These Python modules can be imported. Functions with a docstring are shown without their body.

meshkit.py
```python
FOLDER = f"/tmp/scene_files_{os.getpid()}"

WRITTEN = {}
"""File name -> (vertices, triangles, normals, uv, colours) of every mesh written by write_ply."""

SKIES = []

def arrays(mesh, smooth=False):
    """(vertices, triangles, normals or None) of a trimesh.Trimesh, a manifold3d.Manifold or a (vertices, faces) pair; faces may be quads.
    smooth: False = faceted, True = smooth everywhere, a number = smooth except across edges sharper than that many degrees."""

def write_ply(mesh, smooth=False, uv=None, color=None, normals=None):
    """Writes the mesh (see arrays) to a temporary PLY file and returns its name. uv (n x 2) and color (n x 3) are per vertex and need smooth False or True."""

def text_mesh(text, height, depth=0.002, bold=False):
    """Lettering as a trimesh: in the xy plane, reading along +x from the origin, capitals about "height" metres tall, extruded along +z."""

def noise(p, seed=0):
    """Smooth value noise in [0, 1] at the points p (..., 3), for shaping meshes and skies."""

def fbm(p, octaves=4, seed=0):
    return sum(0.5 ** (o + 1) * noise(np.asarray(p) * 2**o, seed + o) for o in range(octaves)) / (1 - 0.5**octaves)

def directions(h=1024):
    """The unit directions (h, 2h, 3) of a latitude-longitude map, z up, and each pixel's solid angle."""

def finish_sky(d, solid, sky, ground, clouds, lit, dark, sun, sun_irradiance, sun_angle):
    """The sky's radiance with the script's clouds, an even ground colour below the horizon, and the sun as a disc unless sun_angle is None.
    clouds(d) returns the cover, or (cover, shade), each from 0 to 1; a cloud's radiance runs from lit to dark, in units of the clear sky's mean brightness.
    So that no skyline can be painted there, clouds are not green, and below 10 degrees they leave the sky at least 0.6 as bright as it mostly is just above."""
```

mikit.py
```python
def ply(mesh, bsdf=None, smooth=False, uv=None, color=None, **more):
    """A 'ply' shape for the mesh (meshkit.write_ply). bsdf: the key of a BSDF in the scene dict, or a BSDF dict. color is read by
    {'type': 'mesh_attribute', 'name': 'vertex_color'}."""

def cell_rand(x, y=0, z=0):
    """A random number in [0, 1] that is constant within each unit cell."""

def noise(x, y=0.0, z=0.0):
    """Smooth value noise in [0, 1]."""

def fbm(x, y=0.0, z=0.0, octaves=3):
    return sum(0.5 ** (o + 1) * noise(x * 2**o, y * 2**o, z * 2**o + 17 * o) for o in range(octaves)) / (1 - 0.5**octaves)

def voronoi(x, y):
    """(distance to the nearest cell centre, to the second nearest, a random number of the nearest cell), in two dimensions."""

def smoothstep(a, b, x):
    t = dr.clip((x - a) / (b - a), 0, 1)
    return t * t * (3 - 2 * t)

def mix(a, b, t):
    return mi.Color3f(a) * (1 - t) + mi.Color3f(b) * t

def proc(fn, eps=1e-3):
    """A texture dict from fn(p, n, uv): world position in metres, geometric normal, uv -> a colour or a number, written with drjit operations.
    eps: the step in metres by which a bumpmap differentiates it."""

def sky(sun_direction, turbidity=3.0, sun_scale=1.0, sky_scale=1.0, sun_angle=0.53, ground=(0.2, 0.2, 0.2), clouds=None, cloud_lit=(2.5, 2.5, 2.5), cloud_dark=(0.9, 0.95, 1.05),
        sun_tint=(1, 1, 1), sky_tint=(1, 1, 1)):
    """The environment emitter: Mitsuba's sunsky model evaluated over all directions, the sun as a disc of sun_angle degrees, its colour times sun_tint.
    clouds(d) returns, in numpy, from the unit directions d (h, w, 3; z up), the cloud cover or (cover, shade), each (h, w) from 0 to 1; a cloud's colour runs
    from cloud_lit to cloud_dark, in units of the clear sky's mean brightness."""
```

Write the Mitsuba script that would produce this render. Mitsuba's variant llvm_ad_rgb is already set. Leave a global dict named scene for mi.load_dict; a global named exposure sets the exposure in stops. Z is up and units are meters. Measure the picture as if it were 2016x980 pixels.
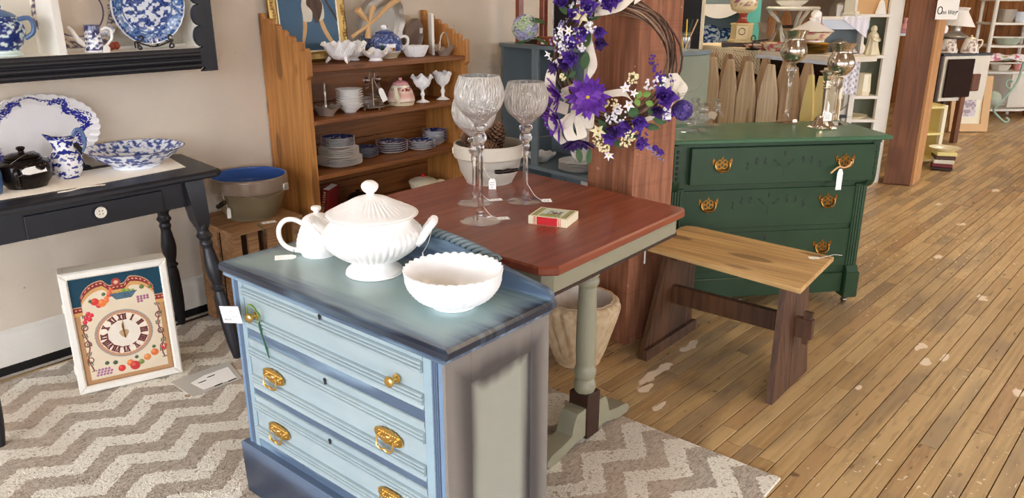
import math, random, numpy as np, trimesh, mitsuba as mi, mikit, meshkit, drjit as dr, manifold3d as m3
from shapely.geometry import Polygon, Point, LineString
from shapely import affinity, union_all
T = mi.ScalarTransform4f
PI = math.pi
random.seed(7); RNG = np.random.default_rng(7)
scene, labels = {'type': 'scene'}, {}
def S(r, g, b):
    return [((x/255+.055)/1.055)**2.4 if x > 10 else x/255/12.92 for x in (r, g, b)]
# ---------------------------------------------------------------- camera, sky, lamps, exposure
CAM = np.array([0, 0, 1.55]); YAW, PITCH = math.radians(40.0), math.radians(18.2)
fwd = np.array([math.cos(YAW)*math.cos(PITCH), math.sin(YAW)*math.cos(PITCH), -math.sin(PITCH)])
scene['camera'] = {'type': 'perspective', 'fov_axis': 'x', 'fov': math.degrees(2*math.atan(1008/1523)), 'near_clip': .05, 'far_clip': 100,
                   'to_world': T().look_at(origin=CAM.tolist(), target=(CAM+fwd).tolist(), up=[0, 0, 1])}
exposure = 2.6
SKY_SCALE, LAMP = 6.0, 8.6
scene['sky'] = mikit.sky([.5, -.35, .8], turbidity=5.0, sun_scale=0.0, sky_scale=SKY_SCALE, ground=(.25, .25, .25),
                         clouds=lambda d: np.full(d.shape[:2], .93), cloud_lit=(1.7, 1.75, 1.85), cloud_dark=(1.2, 1.25, 1.35))
LAMPS = [(3.3, -.2, 1.0), (3.6, 1.9, .55), (6.0, .4, 1.2), (8.8, .6, 1.2), (6.0, 3.4, 2.2), (10.6, 1.4, 1.3), (.9, 1.6, .35)]  # the strong lamp over the picket counter is added to brighten the background
# ---------------------------------------------------------------- mesh helpers
def tm(v, f): return trimesh.Trimesh(np.asarray(v, float), np.asarray(f, int), process=False)
def mm(man):
    m = man.to_mesh(); return tm(m.vert_properties[:, :3], m.tri_verts)
def cat(*ms):
    ms = [m for x in ms for m in (x if isinstance(x, (list, tuple)) else [x])]
    return trimesh.util.concatenate(ms)
def bx(x0, x1, y0, y1, z0, z1, c=0):
    if c <= 0:
        b = trimesh.creation.box((x1-x0, y1-y0, z1-z0)); b.apply_translation(((x0+x1)/2, (y0+y1)/2, (z0+z1)/2)); return b
    P = []
    for X, sx in ((x0, 1), (x1, -1)):
        for Y, sy in ((y0, 1), (y1, -1)):
            for Z, sz in ((z0, 1), (z1, -1)):
                P += [(X, Y+sy*c, Z+sz*c), (X+sx*c, Y, Z+sz*c), (X+sx*c, Y+sy*c, Z)]
    return mm(m3.Manifold.hull_points(np.array(P, np.float32)))
def tr(m, x=0, y=0, z=0):
    m = m.copy(); m.apply_translation((x, y, z)); return m
def rot(m, deg, axis=(0, 0, 1), at=(0, 0, 0)):
    m = m.copy(); m.apply_transform(trimesh.transformations.rotation_matrix(math.radians(deg), axis, at)); return m
def sc(m, x, y, z):
    m = m.copy(); m.vertices *= (x, y, z); return m
def frame(m, o, x, y, z=None):
    """local axes x, y (and z = x cross y) at o"""
    x, y = np.array(x, float), np.array(y, float)
    z = np.cross(x, y) if z is None else np.array(z, float)
    m = m.copy(); m.vertices = np.asarray(o, float)+m.vertices @ np.array([x, y, z]); return m
def sp(P, m=5):
    """Catmull-Rom through the points"""
    P = np.asarray(P, float); Q = np.vstack([2*P[0]-P[1], P, 2*P[-1]-P[-2]]); out = []
    for i in range(1, len(Q)-2):
        a, b, c, d = Q[i-1:i+3]
        for t in np.arange(m)/m:
            out.append(.5*(2*b+(c-a)*t+(2*a-5*b+4*c-d)*t*t+(3*b-a-3*c+d)*t**3))
    return np.array(out+[P[-1]])
def lathe(pr, n=32, f=None):
    """profile (r, z) turned about z; f(theta, k, r, z) -> r, z reshapes it"""
    pr = np.asarray(pr, float); th = np.arange(n)*2*PI/n; V, rows = [], []
    for k, (r, z) in enumerate(pr):
        if r < 1e-6:
            rows.append([len(V)]*n); V.append((0, 0, z)); continue
        R, Z = np.full(n, r), np.full(n, z)
        if f: R, Z = f(th, k, R, Z)
        rows.append(list(range(len(V), len(V)+n))); V += list(zip(R*np.cos(th), R*np.sin(th), Z))
    F = []
    for a, b in zip(rows, rows[1:]):
        for j in range(n):
            k = (j+1) % n
            if a[j] != a[k]: F.append((a[j], a[k], b[k]))
            if b[j] != b[k]: F.append((a[j], b[k], b[j]))
    m = tm(V, F)
    if m.volume < 0: m.invert()
    return m
def shell(out, t=.004, n=32, f=None):
    """bowl: outer profile from the centre of its foot to the rim, and an inner face t inside"""
    o = np.asarray(out, float); inner = [(max(r-t, 0), z+(t if r < o[-1][0]*.55 else t*.3)) for r, z in o[::-1]]
    inner = [p for p in inner if p[0] > 1e-3]; inner[0] = (o[-1][0]-t, o[-1][1])
    z0 = min(z for _, z in inner)
    return lathe(list(o)+inner+[(0, inner[-1][1])], n, f)
def tube(P, r, n=8, m=0, closed=False):
    P = sp(P, m) if m else np.asarray(P, float); k = len(P)
    R = np.full(k, r) if np.isscalar(r) else np.interp(np.linspace(0, 1, k), np.linspace(0, 1, len(r)), r)
    t = np.gradient(P, axis=0); t /= np.maximum(np.linalg.norm(t, axis=1, keepdims=True), 1e-9)
    u = np.cross(t[0], (0, 0, 1) if abs(t[0][2]) < .9 else (1, 0, 0)); V = []
    a = np.arange(n)*2*PI/n
    for i in range(k):
        u = u-t[i]*(u @ t[i]); u /= np.linalg.norm(u); w = np.cross(t[i], u)
        V += list(P[i]+R[i]*(np.cos(a)[:, None]*u+np.sin(a)[:, None]*w))
    F = [q for i in range(k-1) for j in range(n) for q in ((i*n+j, i*n+(j+1) % n, (i+1)*n+(j+1) % n), (i*n+j, (i+1)*n+(j+1) % n, (i+1)*n+j))]
    V += [P[0], P[-1]]
    F += [(k*n, (j+1) % n, j) for j in range(n)]+[(k*n+1, (k-1)*n+j, (k-1)*n+(j+1) % n) for j in range(n)]
    return tm(V, F)
def ball(r, at=(0, 0, 0), s=(1, 1, 1), sub=2):
    m = trimesh.creation.icosphere(subdivisions=sub, radius=r); m.vertices = m.vertices*s+at; return m
def ext(poly, t):
    p = poly if hasattr(poly, 'geom_type') else Polygon(poly)
    return cat([trimesh.creation.extrude_polygon(g, t, engine='earcut') for g in getattr(p, 'geoms', [p])])
def flat(v, a, b):
    """extruded outline drawn in the x,z plane, thickness along y from a to b"""
    m = ext(v, b-a); q = m.vertices.copy(); m.vertices = np.c_[q[:, 0], a+q[:, 2], q[:, 1]]; m.invert(); return m
def sweep(prof, x0, x1):
    """profile in (y,z), extruded along x"""
    m = ext(prof, x1-x0); q = m.vertices.copy(); m.vertices = np.c_[x0+q[:, 2], q[:, 0], q[:, 1]]; return m
def strip(P, W, t=.0012):
    """ribbon: centre line P, half width vectors W, thickness t"""
    P, W = np.asarray(P, float), np.asarray(W, float); k = len(P)
    tg = np.gradient(P, axis=0); nn = np.cross(tg, W); nn /= np.maximum(np.linalg.norm(nn, axis=1, keepdims=True), 1e-9)
    V = np.vstack([P-W+nn*t/2, P+W+nn*t/2, P+W-nn*t/2, P-W-nn*t/2]); F = []
    for i in range(k-1):
        for a in range(4):
            p, q = a*k+i, (a+1) % 4*k+i; F += [(p, q, q+1), (p, q+1, p+1)]
    F += [(0, 2*k, k), (0, 3*k, 2*k), (k-1, 2*k-1, 3*k-1), (k-1, 3*k-1, 4*k-1)]
    return tm(V, F)
def gridm(nx, ny, fn):
    """closed-over thin sheet fn(u,v) -> xyz, u,v in 0..1"""
    u, v = np.meshgrid(np.linspace(0, 1, nx), np.linspace(0, 1, ny), indexing='ij')
    V = np.stack(fn(u, v), -1).reshape(-1, 3); i = np.arange(nx*ny).reshape(nx, ny)
    a, b, c, d = i[:-1, :-1].ravel(), i[1:, :-1].ravel(), i[1:, 1:].ravel(), i[:-1, 1:].ravel()
    return tm(V, np.vstack([np.c_[a, b, c], np.c_[a, c, d]]))
# ---------------------------------------------------------------- scene entries
used = {}
def num(k):
    used[k] = used.get(k, -1)+1
    return k if used[k] == 0 else f'{k}_{used[k]:03d}'
def shape(mesh, mat, sm=30, color=None, M=None):
    d = mikit.ply(mesh, 'm_'+mat, smooth=(True if (color is not None and sm) else (sm if color is None else False)), color=color)
    if M is not None: d['to_world'] = M
    return d
class Th:
    def __init__(s, name, label=None, cat=None, loc=(0, 0, 0), rz=0, group=None, kind=None, M=None):
        s.name, s.k = name, num(name); s.M = M if M is not None else T().translate(list(loc)).rotate([0, 0, 1], rz); s.parts = []
        e = {}
        if label: e['label'] = label
        if cat: e['category'] = cat
        if group: e['group'] = group
        if kind: e['kind'] = kind
        if e: labels[s.k] = e
        s.e = e
    def body(s, mesh, mat, sm=30, color=None):
        scene[s.k] = shape(mesh, mat, sm, color, s.M); s.parts.append(s.k); return s
    def p(s, name, mesh, mat, sm=30, under=None, label=None, color=None, kind=None):
        k = num((under or s.k)+'__'+name); scene[k] = shape(mesh, mat, sm, color, s.M); s.parts.append(k)
        e = {}
        if label: e['label'] = label
        if kind: e['kind'] = kind
        if e: labels[k] = e
        return k
    def q(s, name, d, under=None):
        k = num((under or s.k)+'__'+name); scene[k] = {**d, 'to_world': s.M}; s.parts.append(k); return k
    def dup(s, label=None, loc=(0, 0, 0), rz=0, group=None, M=None):
        t = Th(s.name, label or s.e.get('label'), s.e.get('category'), loc, rz, group or s.e.get('group'), s.e.get('kind'), M)
        for k in s.parts:
            n = t.k+k[len(s.k):]; scene[n] = {**scene[k], 'to_world': t.M}; t.parts.append(n)
            if k in labels and k != s.k: labels[n] = labels[k]
        return t
def solo(name, label, cat, mesh, mat, loc=(0, 0, 0), rz=0, sm=30, color=None, group=None, M=None):
    return Th(name, label, cat, loc, rz, group, None, M).body(mesh, mat, sm, color)
def struct(name, mesh, mat, sm=30):
    k = num(name); scene[k] = shape(mesh, mat, sm); labels[k] = {'kind': 'structure'}; return k
# ---------------------------------------------------------------- materials
def rgb(c): return {'type': 'rgb', 'value': S(*c)}
def mat(key, c, rough=.5, metal=0.0, spec=.5, **kw):
    base = mikit.proc(c) if callable(c) else rgb(c)
    bump = kw.pop('bump', None); eps = kw.pop('eps', 1e-3); bs = kw.pop('bs', .001)
    b = {'type': 'principled', 'base_color': base, 'roughness': rough, 'metallic': metal, 'specular': spec, **kw}
    if bump: b = {'type': 'bumpmap', 'arbitrary': mikit.proc(bump, eps), 'scale': bs, 'bsdf': b}
    scene['m_'+key] = {'type': 'twosided', 'bsdf': b}; return key
def C3(c): return mi.Color3f(*S(*c))
fb, ns, mx, ss = mikit.fbm, mikit.noise, mikit.mix, mikit.smoothstep
def wood(c0, c1, ax=0, sc_=1.0, knot=None, seed=0.0):
    """grain along axis ax"""
    A, B = C3(c0), C3(c1); K = C3(knot) if knot else A*.5
    def fn(p, n, uv):
        q = [p.x, p.y, p.z]; a, b, c = q[ax], q[(ax+1) % 3], q[(ax+2) % 3]
        a = a+seed
        w = fb(a*1.6*sc_, b*9*sc_, c*9*sc_, 2)
        g = fb(a*3*sc_+w, b*70*sc_+w*6, c*70*sc_+w*6, 3)
        t = mikit.smoothstep(.25, .75, g*.65+w*.45-.05)
        k = ss(.74, .86, ns(a*5*sc_, b*14*sc_, c*14*sc_))*.55
        return mx(mx(A, B, t), K, k)
    return fn
VC = {'type': 'mesh_attribute', 'name': 'vertex_color'}
for k, ro, sh in (('vc', .7, .3), ('vcg', .12, .5)):
    scene['m_'+k] = {'type': 'twosided', 'bsdf': {'type': 'principled', 'base_color': VC, 'roughness': ro, 'specular': sh}}
mat('white_glaze', (240, 237, 232), .14); mat('milk_glass', (244, 243, 241), .22); mat('cream_glaze', (230, 220, 190), .2)
mat('white_paint', (226, 222, 212), .5); mat('offwhite', (214, 206, 190), .7); mat('paper', (240, 238, 232), .85); mat('ink', (45, 45, 60), .9)
mat('black_paint', (26, 26, 32), .42); mat('black', (14, 13, 13), .6); mat('gloss_black', (20, 13, 10), .16, spec=.35)
mat('slate_paint', (104, 116, 120), .5); mat('sage_paint', (126, 132, 112), .5); mat('greige_paint', (138, 134, 112), .42); mat('teal_paint', (92, 190, 172), .4)
mat('brass', (224, 186, 112), .24, 1.0); mat('old_brass', (166, 122, 62), .26, 1.0); mat('silver', (214, 206, 190), .22, 1.0); mat('pewter', (196, 190, 180), .36, .75); mat('plate_silver', (214, 208, 198), .3, .7); mat('smoke', (136, 116, 104), .2); mat('gilt', (168, 136, 80), .35, .8); mat('print_blue', (58, 94, 122), .5)
mat('steel_wire', (150, 146, 140), .35, 1.0); mat('iron', (32, 28, 28), .45); mat('string', (226, 222, 212), .9); mat('green_string', (40, 84, 62), .9)
mat('dark_wood', (50, 28, 16), .5); mat('espresso', (40, 20, 11), .75, spec=.2); mat('linen', (232, 222, 204), .95, sheen=.4); mat('red_card', (196, 32, 40), .5); mat('book_red', (112, 22, 24), .45)
mat('gold_cloth', (176, 134, 52), .95); mat('twig', (128, 98, 78), .9); mat('twig_dark', (72, 50, 40), .9); mat('twig_light', (166, 136, 112), .9); mat('leaf', (62, 92, 52), .7); mat('bright_leaf', (120, 156, 70), .7)
mat('purple', (84, 48, 146), .8); mat('violet', (104, 50, 158), .8); mat('violet_light', (128, 74, 178), .8); mat('deep_purple', (56, 28, 92), .8); mat('white_petal', (236, 234, 238), .8)
mat('cream_petal', (232, 222, 178), .8); mat('lavender', (150, 138, 186), .85); mat('yellow', (224, 186, 60), .7); mat('ball_green', (168, 178, 160), .7)
mat('blue_paint', (74, 100, 140), .35); mat('light_wood', (208, 168, 118), .6); mat('urn_cream', (216, 192, 136), .3); mat('pink', (214, 150, 150), .4); mat('rust', (150, 62, 40), .5)
mat('lace', (232, 230, 240), .95); mat('pale_blue', (206, 216, 230), .6); mat('mint', (150, 178, 160), .5); mat('yellow_paint', (222, 206, 138), .6)
scene['m_glass'] = {'type': 'dielectric', 'int_ior': 1.5}
scene['m_thin_glass'] = {'type': 'thindielectric', 'int_ior': 1.5}
def crackle(p, n, uv):
    a = ns(p.x*260, p.y*260, p.z*34); b = ns(p.x*420, p.y*420, p.z*420)
    return a*.7+b*.5
def crackle_c(p, n, uv):
    t = ss(.35, .75, fb(p.x*150, p.y*150, p.z*40, 2)); u = ns(p.x*14, p.y*14, p.z*14)
    return mx(mx(C3((250, 248, 244)), C3((232, 224, 212)), u), C3((196, 188, 176)), t*.5)
mat('mercury', crackle_c, .24, .85, bump=crackle, bs=.007, eps=4e-4)
def spots(p, n, uv):
    t = ss(.45, .68, fb(p.x*160, p.y*160, p.z*160, 2)); return mx(C3((240, 235, 226)), C3((196, 186, 168)), t)
mat('mercury_dark', spots, .18, 1.0)
# woods
mat('oak_case', wood((184, 126, 66), (152, 98, 48), 2, 1, (84, 44, 18), 3), .45)
mat('oak_shelf', wood((142, 88, 44), (108, 62, 30), 0, 1, (70, 36, 18), 5), .5)
mat('cherry_top', wood((140, 72, 48), (118, 56, 38), 0, .7, (94, 42, 30)), .3)
mat('bench_top', wood((198, 162, 108), (160, 124, 78), 1, 1, (74, 50, 30), 2), .5)
mat('bench_leg', wood((84, 52, 29), (55, 33, 18), 2, 1, None, 9), .5)
mat('trim_wood', (176, 128, 82), .6); mat('grey_vent', (186, 182, 172), .6); mat('maroon', (92, 40, 38), .8)
mat('post_wood', wood((122, 75, 43), (94, 54, 29), 2, .8, (86, 46, 24), 4), .6)
mat('crate_wood', wood((150, 112, 74), (112, 76, 46), 0, 1.2, (70, 44, 26), 8), .75)
mat('picket_wood', wood((230, 212, 182), (198, 172, 138), 2, 1, (112, 80, 56), 1), .8)
mat('picket_yellow', (218, 198, 130), .8); mat('picket_brown', wood((190, 160, 126), (158, 126, 94), 2, 1, (92, 64, 44), 7), .8)
mat('plank_wall', wood((184, 126, 72), (144, 90, 48), 2, .8, (96, 54, 28), 6), .6)
def beam(p, n, uv):
    g = fb(p.x*60, p.y*60, p.z*4, 3); saw = ns(p.z*160, p.x*3, p.y*3)
    c = mx(C3((158, 103, 74)), C3((126, 78, 54)), ss(.25, .75, g)); c = mx(c, C3((100, 54, 38)), ss(.6, .9, saw)*.18)
    k = ss(.84, .88, fb(p.x*50+4, p.y*50, p.z*30, 2)); return mx(c, C3((196, 160, 136)), k*.5)
mat('beam', beam, .75, bump=lambda p, n, uv: fb(p.x*40, p.y*40, p.z*14, 3), bs=.003)
def cabtop(p, n, uv):
    # burnished paint on the chest's top: pale in the middle, dark brushed rim
    u = dr.minimum(dr.minimum(p.x-1.092, 1.505-p.x), dr.minimum(p.y-1.112, 2.06-p.y))
    b = fb(p.x*14, p.y*5, 0, 3)-.5; b2 = fb(p.x*90, p.y*8, 0, 2)-.5
    t = ss(.0, .085, u+b*.07+b2*.03)
    return mx(mx(C3((30, 38, 52)), C3((86, 108, 128)), ss(-.005, .03, u+b*.04+b2*.02)), C3((138, 160, 160)), t)
mat('cab_top', cabtop, .28)
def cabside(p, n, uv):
    # end panel: dark strokes round the frame; warm light painted into the tones
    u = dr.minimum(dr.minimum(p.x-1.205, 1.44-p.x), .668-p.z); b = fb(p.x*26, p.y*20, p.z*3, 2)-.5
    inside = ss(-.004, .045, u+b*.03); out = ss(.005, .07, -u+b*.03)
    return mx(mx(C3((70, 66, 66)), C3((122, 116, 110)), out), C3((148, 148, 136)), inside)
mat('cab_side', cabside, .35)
def cabfront(p, n, uv):
    b = fb(p.x*20, p.y*4, p.z*16, 2); return mx(C3((150, 165, 168)), C3((142, 158, 163)), ss(.3, .7, b))
mat('cab_front', cabfront, .3)
def cabblue(p, n, uv):
    b = fb(p.x*30, p.y*4, p.z*30, 3); return mx(C3((74, 90, 110)), C3((114, 136, 154)), ss(.42, .72, b))
mat('cab_blue', cabblue, .3)
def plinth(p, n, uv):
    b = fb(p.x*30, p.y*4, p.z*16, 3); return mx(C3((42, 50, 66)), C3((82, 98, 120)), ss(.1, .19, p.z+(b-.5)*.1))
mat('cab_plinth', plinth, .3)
mat('stile_blue', (104, 128, 154), .3); mat('stile_light', (138, 160, 170), .3)
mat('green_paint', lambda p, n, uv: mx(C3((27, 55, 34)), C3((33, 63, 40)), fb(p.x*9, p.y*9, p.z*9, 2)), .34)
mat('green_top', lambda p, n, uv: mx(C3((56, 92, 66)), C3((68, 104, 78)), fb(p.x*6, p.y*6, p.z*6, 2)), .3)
mat('dark_green', (12, 34, 24), .5)
# wear on the boards: old paint and plaster (x, y, half lengths, turn)
SPL = [(3.721, .648, .05, .022), (3.562, .594, .045, .024), (3.671, .536, .05, .016), (3.64, 1.544, .10, .02), (2.697, 1.455, .16, .026), (2.55, 1.42, .05, .02), (3.124, .742, .03, .013),
       (3.505, .227, .05, .03), (3.06, 1.47, .09, .022), (2.46, 1.30, .06, .015), (6.1, .95, .05, .03), (5.2, .9, .04, .03), (4.6, .55, .05, .03), (7.4, .95, .06, .03), (6.6, 1.2, .05, .02)]
def boards(p, n, uv):
    x, y = p.x, p.y+p.x*.0437
    g = fb(x*3.2+uv.x*40, y*85, uv.x*9, 3); lo = fb(x*2.2+uv.y*30, y*5, 0, 2)
    c = mx(C3((190, 160, 114)), C3((162, 130, 87)), ss(.28, .8, g*.6+uv.x*.4))
    c = mx(c, C3((152, 112, 76)), ss(.84, .97, uv.y)*.5)
    c = mx(c, C3((128, 108, 86)), ss(.5, .78, lo)*.6)
    dt = ss(.58, .78, fb(x*12, y*70+uv.x*9, 3, 3)); c = mx(c, C3((120, 92, 64)), dt*.28)
    kn = ss(.90, .96, ns(x*18+uv.x*60, y*52, 1))*ss(.5, .7, uv.y); c = mx(c, C3((84, 56, 36)), kn*.75)
    sp_ = ss(.90, .915, ns(x*60, y*80, 3))*ss(.4, .6, ns(x*1.7, y*1.7, 5)); c = mx(c, C3((224, 208, 180)), sp_*.8)
    w = fb(x*30, y*40, 7, 2)-.5; m = mi.Float(0)
    for a, b, r, q in SPL: m = dr.maximum(m, 1-ss(.75, 1., dr.sqrt(dr.square((p.x-a)/r)+dr.square((p.y-b)/q))+w*1.1))
    c = mx(c, C3((232, 214, 190)), m*.9)
    return c
mat('boards', boards, .38)
def rugc(p, n, uv):
    # woven chevrons, period 0.263 m along the wall, 0.177 m from stripe to stripe
    j = (ns(p.x*120, p.y*120)-.5)*.016
    q = (p.x-.92)/.263; q = q-dr.floor(q); zig = dr.abs(q-.5)*2           # 1 at a peak, 0 in a valley
    s = (p.y+j-2.915-.105*zig)/.177; s = s-dr.floor(s)
    fib = fb(p.x*60, p.y*260, 2, 2); pil = fb(p.x*330, p.y*330, 5, 2)
    light = mx(C3((230, 225, 211)), C3((204, 197, 180)), ss(.35, .8, pil)); dark = mx(C3((186, 175, 160)), C3((150, 139, 126)), ss(.3, .75, fib*.6+pil*.4))
    c = dr.select(s > .5, dark, light); fl = ss(.8, .84, ns(p.x*150, p.y*150, 3)); c = mx(c, C3((120, 100, 82)), fl*.6)
    return mx(c, C3((180, 150, 122)), ss(.5, .8, fb(p.x*2.5, p.y*2.5, 1, 2))*.3)
mat('rug', rugc, .95, spec=.1, bump=lambda p, n, uv: fb(p.x*240, p.y*240, 1, 2), bs=.006)
def wallc(p, n, uv):
    c = mx(C3((216, 203, 186)), C3((206, 192, 174)), fb(p.x*1.5, p.y*1.5, p.z*1.5, 3))
    d = ss(.945, .96, ns(p.x*36, 3.3, p.z*36)); return mx(c, C3((120, 96, 76)), d*.5)
mat('wall_paint', wallc, .75)
mat('ceiling_paint', (168, 150, 130), .8); mat('sub_floor', (52, 34, 22), .9)
# ---------------------------------------------------------------- the room
YW = 3.58
struct('floor', bx(-2.6, 14, -5, 7, -.06, -.016), 'sub_floor')
co, si_ = math.cos(math.radians(-2.5)), math.sin(math.radians(-2.5))
W_ = .0655; ex = []; near = 0
for k in range(-84, 118):
    v0 = .9613+W_*(k-12); rn = random.Random(900+k); u = -2.4+rn.random()*.9
    while u < 14:
        L = .55+rn.random()*1.15; a, b = u+.0012, u+L-.0012; u += L
        z1 = -.0006*rn.random(); P = []
        for (uu, vv) in ((a, v0+.0016), (b, v0+.0016), (b, v0+W_-.0016), (a, v0+W_-.0016)): P.append((uu*co-vv*si_, uu*si_+vv*co))
        P = np.array(P)
        if P[:, 0].min() < -2.6 or P[:, 0].max() > 13.9 or P[:, 1].min() < -4.95 or P[:, 1].max() > (3.57 if P[:, 0].min() < 5.2 else 6.9): continue
        c = P.mean(0); i = (P-c); Q = c+i*(1-np.minimum(.0012/np.abs(i).max(0), .4))
        V = np.vstack([np.c_[P, np.full(4, -.016)], np.c_[P, np.full(4, z1-.0012)], np.c_[P+(c-P)*[.0015/(L/2), .0015/(W_/2)], np.full(4, z1)]])
        F = [(8, 9, 10), (8, 10, 11)]
        for o in (0, 4):
            for j in range(4): F += [(o+j, o+(j+1) % 4, o+4+(j+1) % 4), (o+j, o+4+(j+1) % 4, o+4+j)]
        uv = np.tile([rn.random(), rn.random()], (12, 1)); m = tm(V, F)
        x, y = c
        if 1.9 < x < 7.2 and -.25 < y < 2.45 and near < 296 and not (x+L/2 < 2.25) and y > .75-.32*x+.35*0 and y < 3.2-.22*x+1.0:
            near += 1; kk = num('floor__plank'); scene[kk] = mikit.ply(m, 'm_boards', smooth=False, uv=uv)
        else: ex.append((m, uv))
kk = 'floor__far_planks'; scene[kk] = mikit.ply(cat([m for m, _ in ex]), 'm_boards', smooth=False, uv=np.vstack([u for _, u in ex])); labels[kk] = {'kind': 'stuff'}
struct('wall_left', bx(-2.6, 5.2, YW, YW+.1, -.06, 3), 'wall_paint')
struct('wall_end', bx(5.1, 5.2, YW+.1, 7, -.06, 3), 'wall_paint'); struct('wall_back', bx(5.1, 14.1, 7, 7.1, -.06, 3), 'wall_paint')
struct('wall_far', bx(14, 14.1, -5, 7, -.06, 3), 'wall_paint')
mb = cat(bx(-2.6, 14, -5.1, -5, -.06, .8), bx(-2.6, 14, -5.1, -5, 2.7, 3), bx(-2.6, -1, -5.1, -5, .8, 2.7), bx(2.0, 4.6, -5.1, -5, .8, 2.7), bx(8, 8.6, -5.1, -5, .8, 2.7), bx(12, 14, -5.1, -5, .8, 2.7))
struct('wall_right', mb, 'wall_paint')
struct('wall_front', cat(bx(-2.7, -2.6, -5, YW+.1, -.06, .45), bx(-2.7, -2.6, -5, YW+.1, 2.75, 3), bx(-2.7, -2.6, -5, -4.4, .45, 2.75), bx(-2.7, -2.6, -.6, -.3, .45, 2.75), bx(-2.7, -2.6, 3.3, YW+.1, .45, 2.75)), 'wall_paint')
struct('ceiling', bx(-2.7, 14.1, -5.1, 7.1, 3, 3.1), 'ceiling_paint')
struct('baseboard_shadow_gap', bx(-2.6, 5.1, YW-.006, YW, .0, .046), 'black')
struct('baseboard_left', sweep([(YW-.001, .045), (YW-.02, .045), (YW-.02, .16), (YW-.012, .175), (YW-.012, .19), (YW-.001, .2)], -2.6, 5.2), 'white_paint')
for i, (x, y, s) in enumerate(LAMPS):
    t = Th('ceiling_lamp', 'round white ceiling lamp above the '+('bare boards before the bench', 'bench and red table', 'aisle by the far post', 'far dark table', 'picket counter', 'wicker etagere', 'blue chest')[i], 'lamp', (x, y, 2.9), group='ceiling lamps')
    t.p('housing', lathe([(0, .1), (.2, .1), (.2, .02), (.185, 0), (.17, .02), (0, .02)], 24), 'white_paint')
    k = t.p('diffuser', lathe([(0, .012), (.165, .012), (.16, .006), (0, -.012)], 24), 'white_paint')
    scene[k]['emitter'] = {'type': 'area', 'radiance': {'type': 'rgb', 'value': [LAMP*s*a for a in (1.0, .81, .57)]}}
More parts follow.
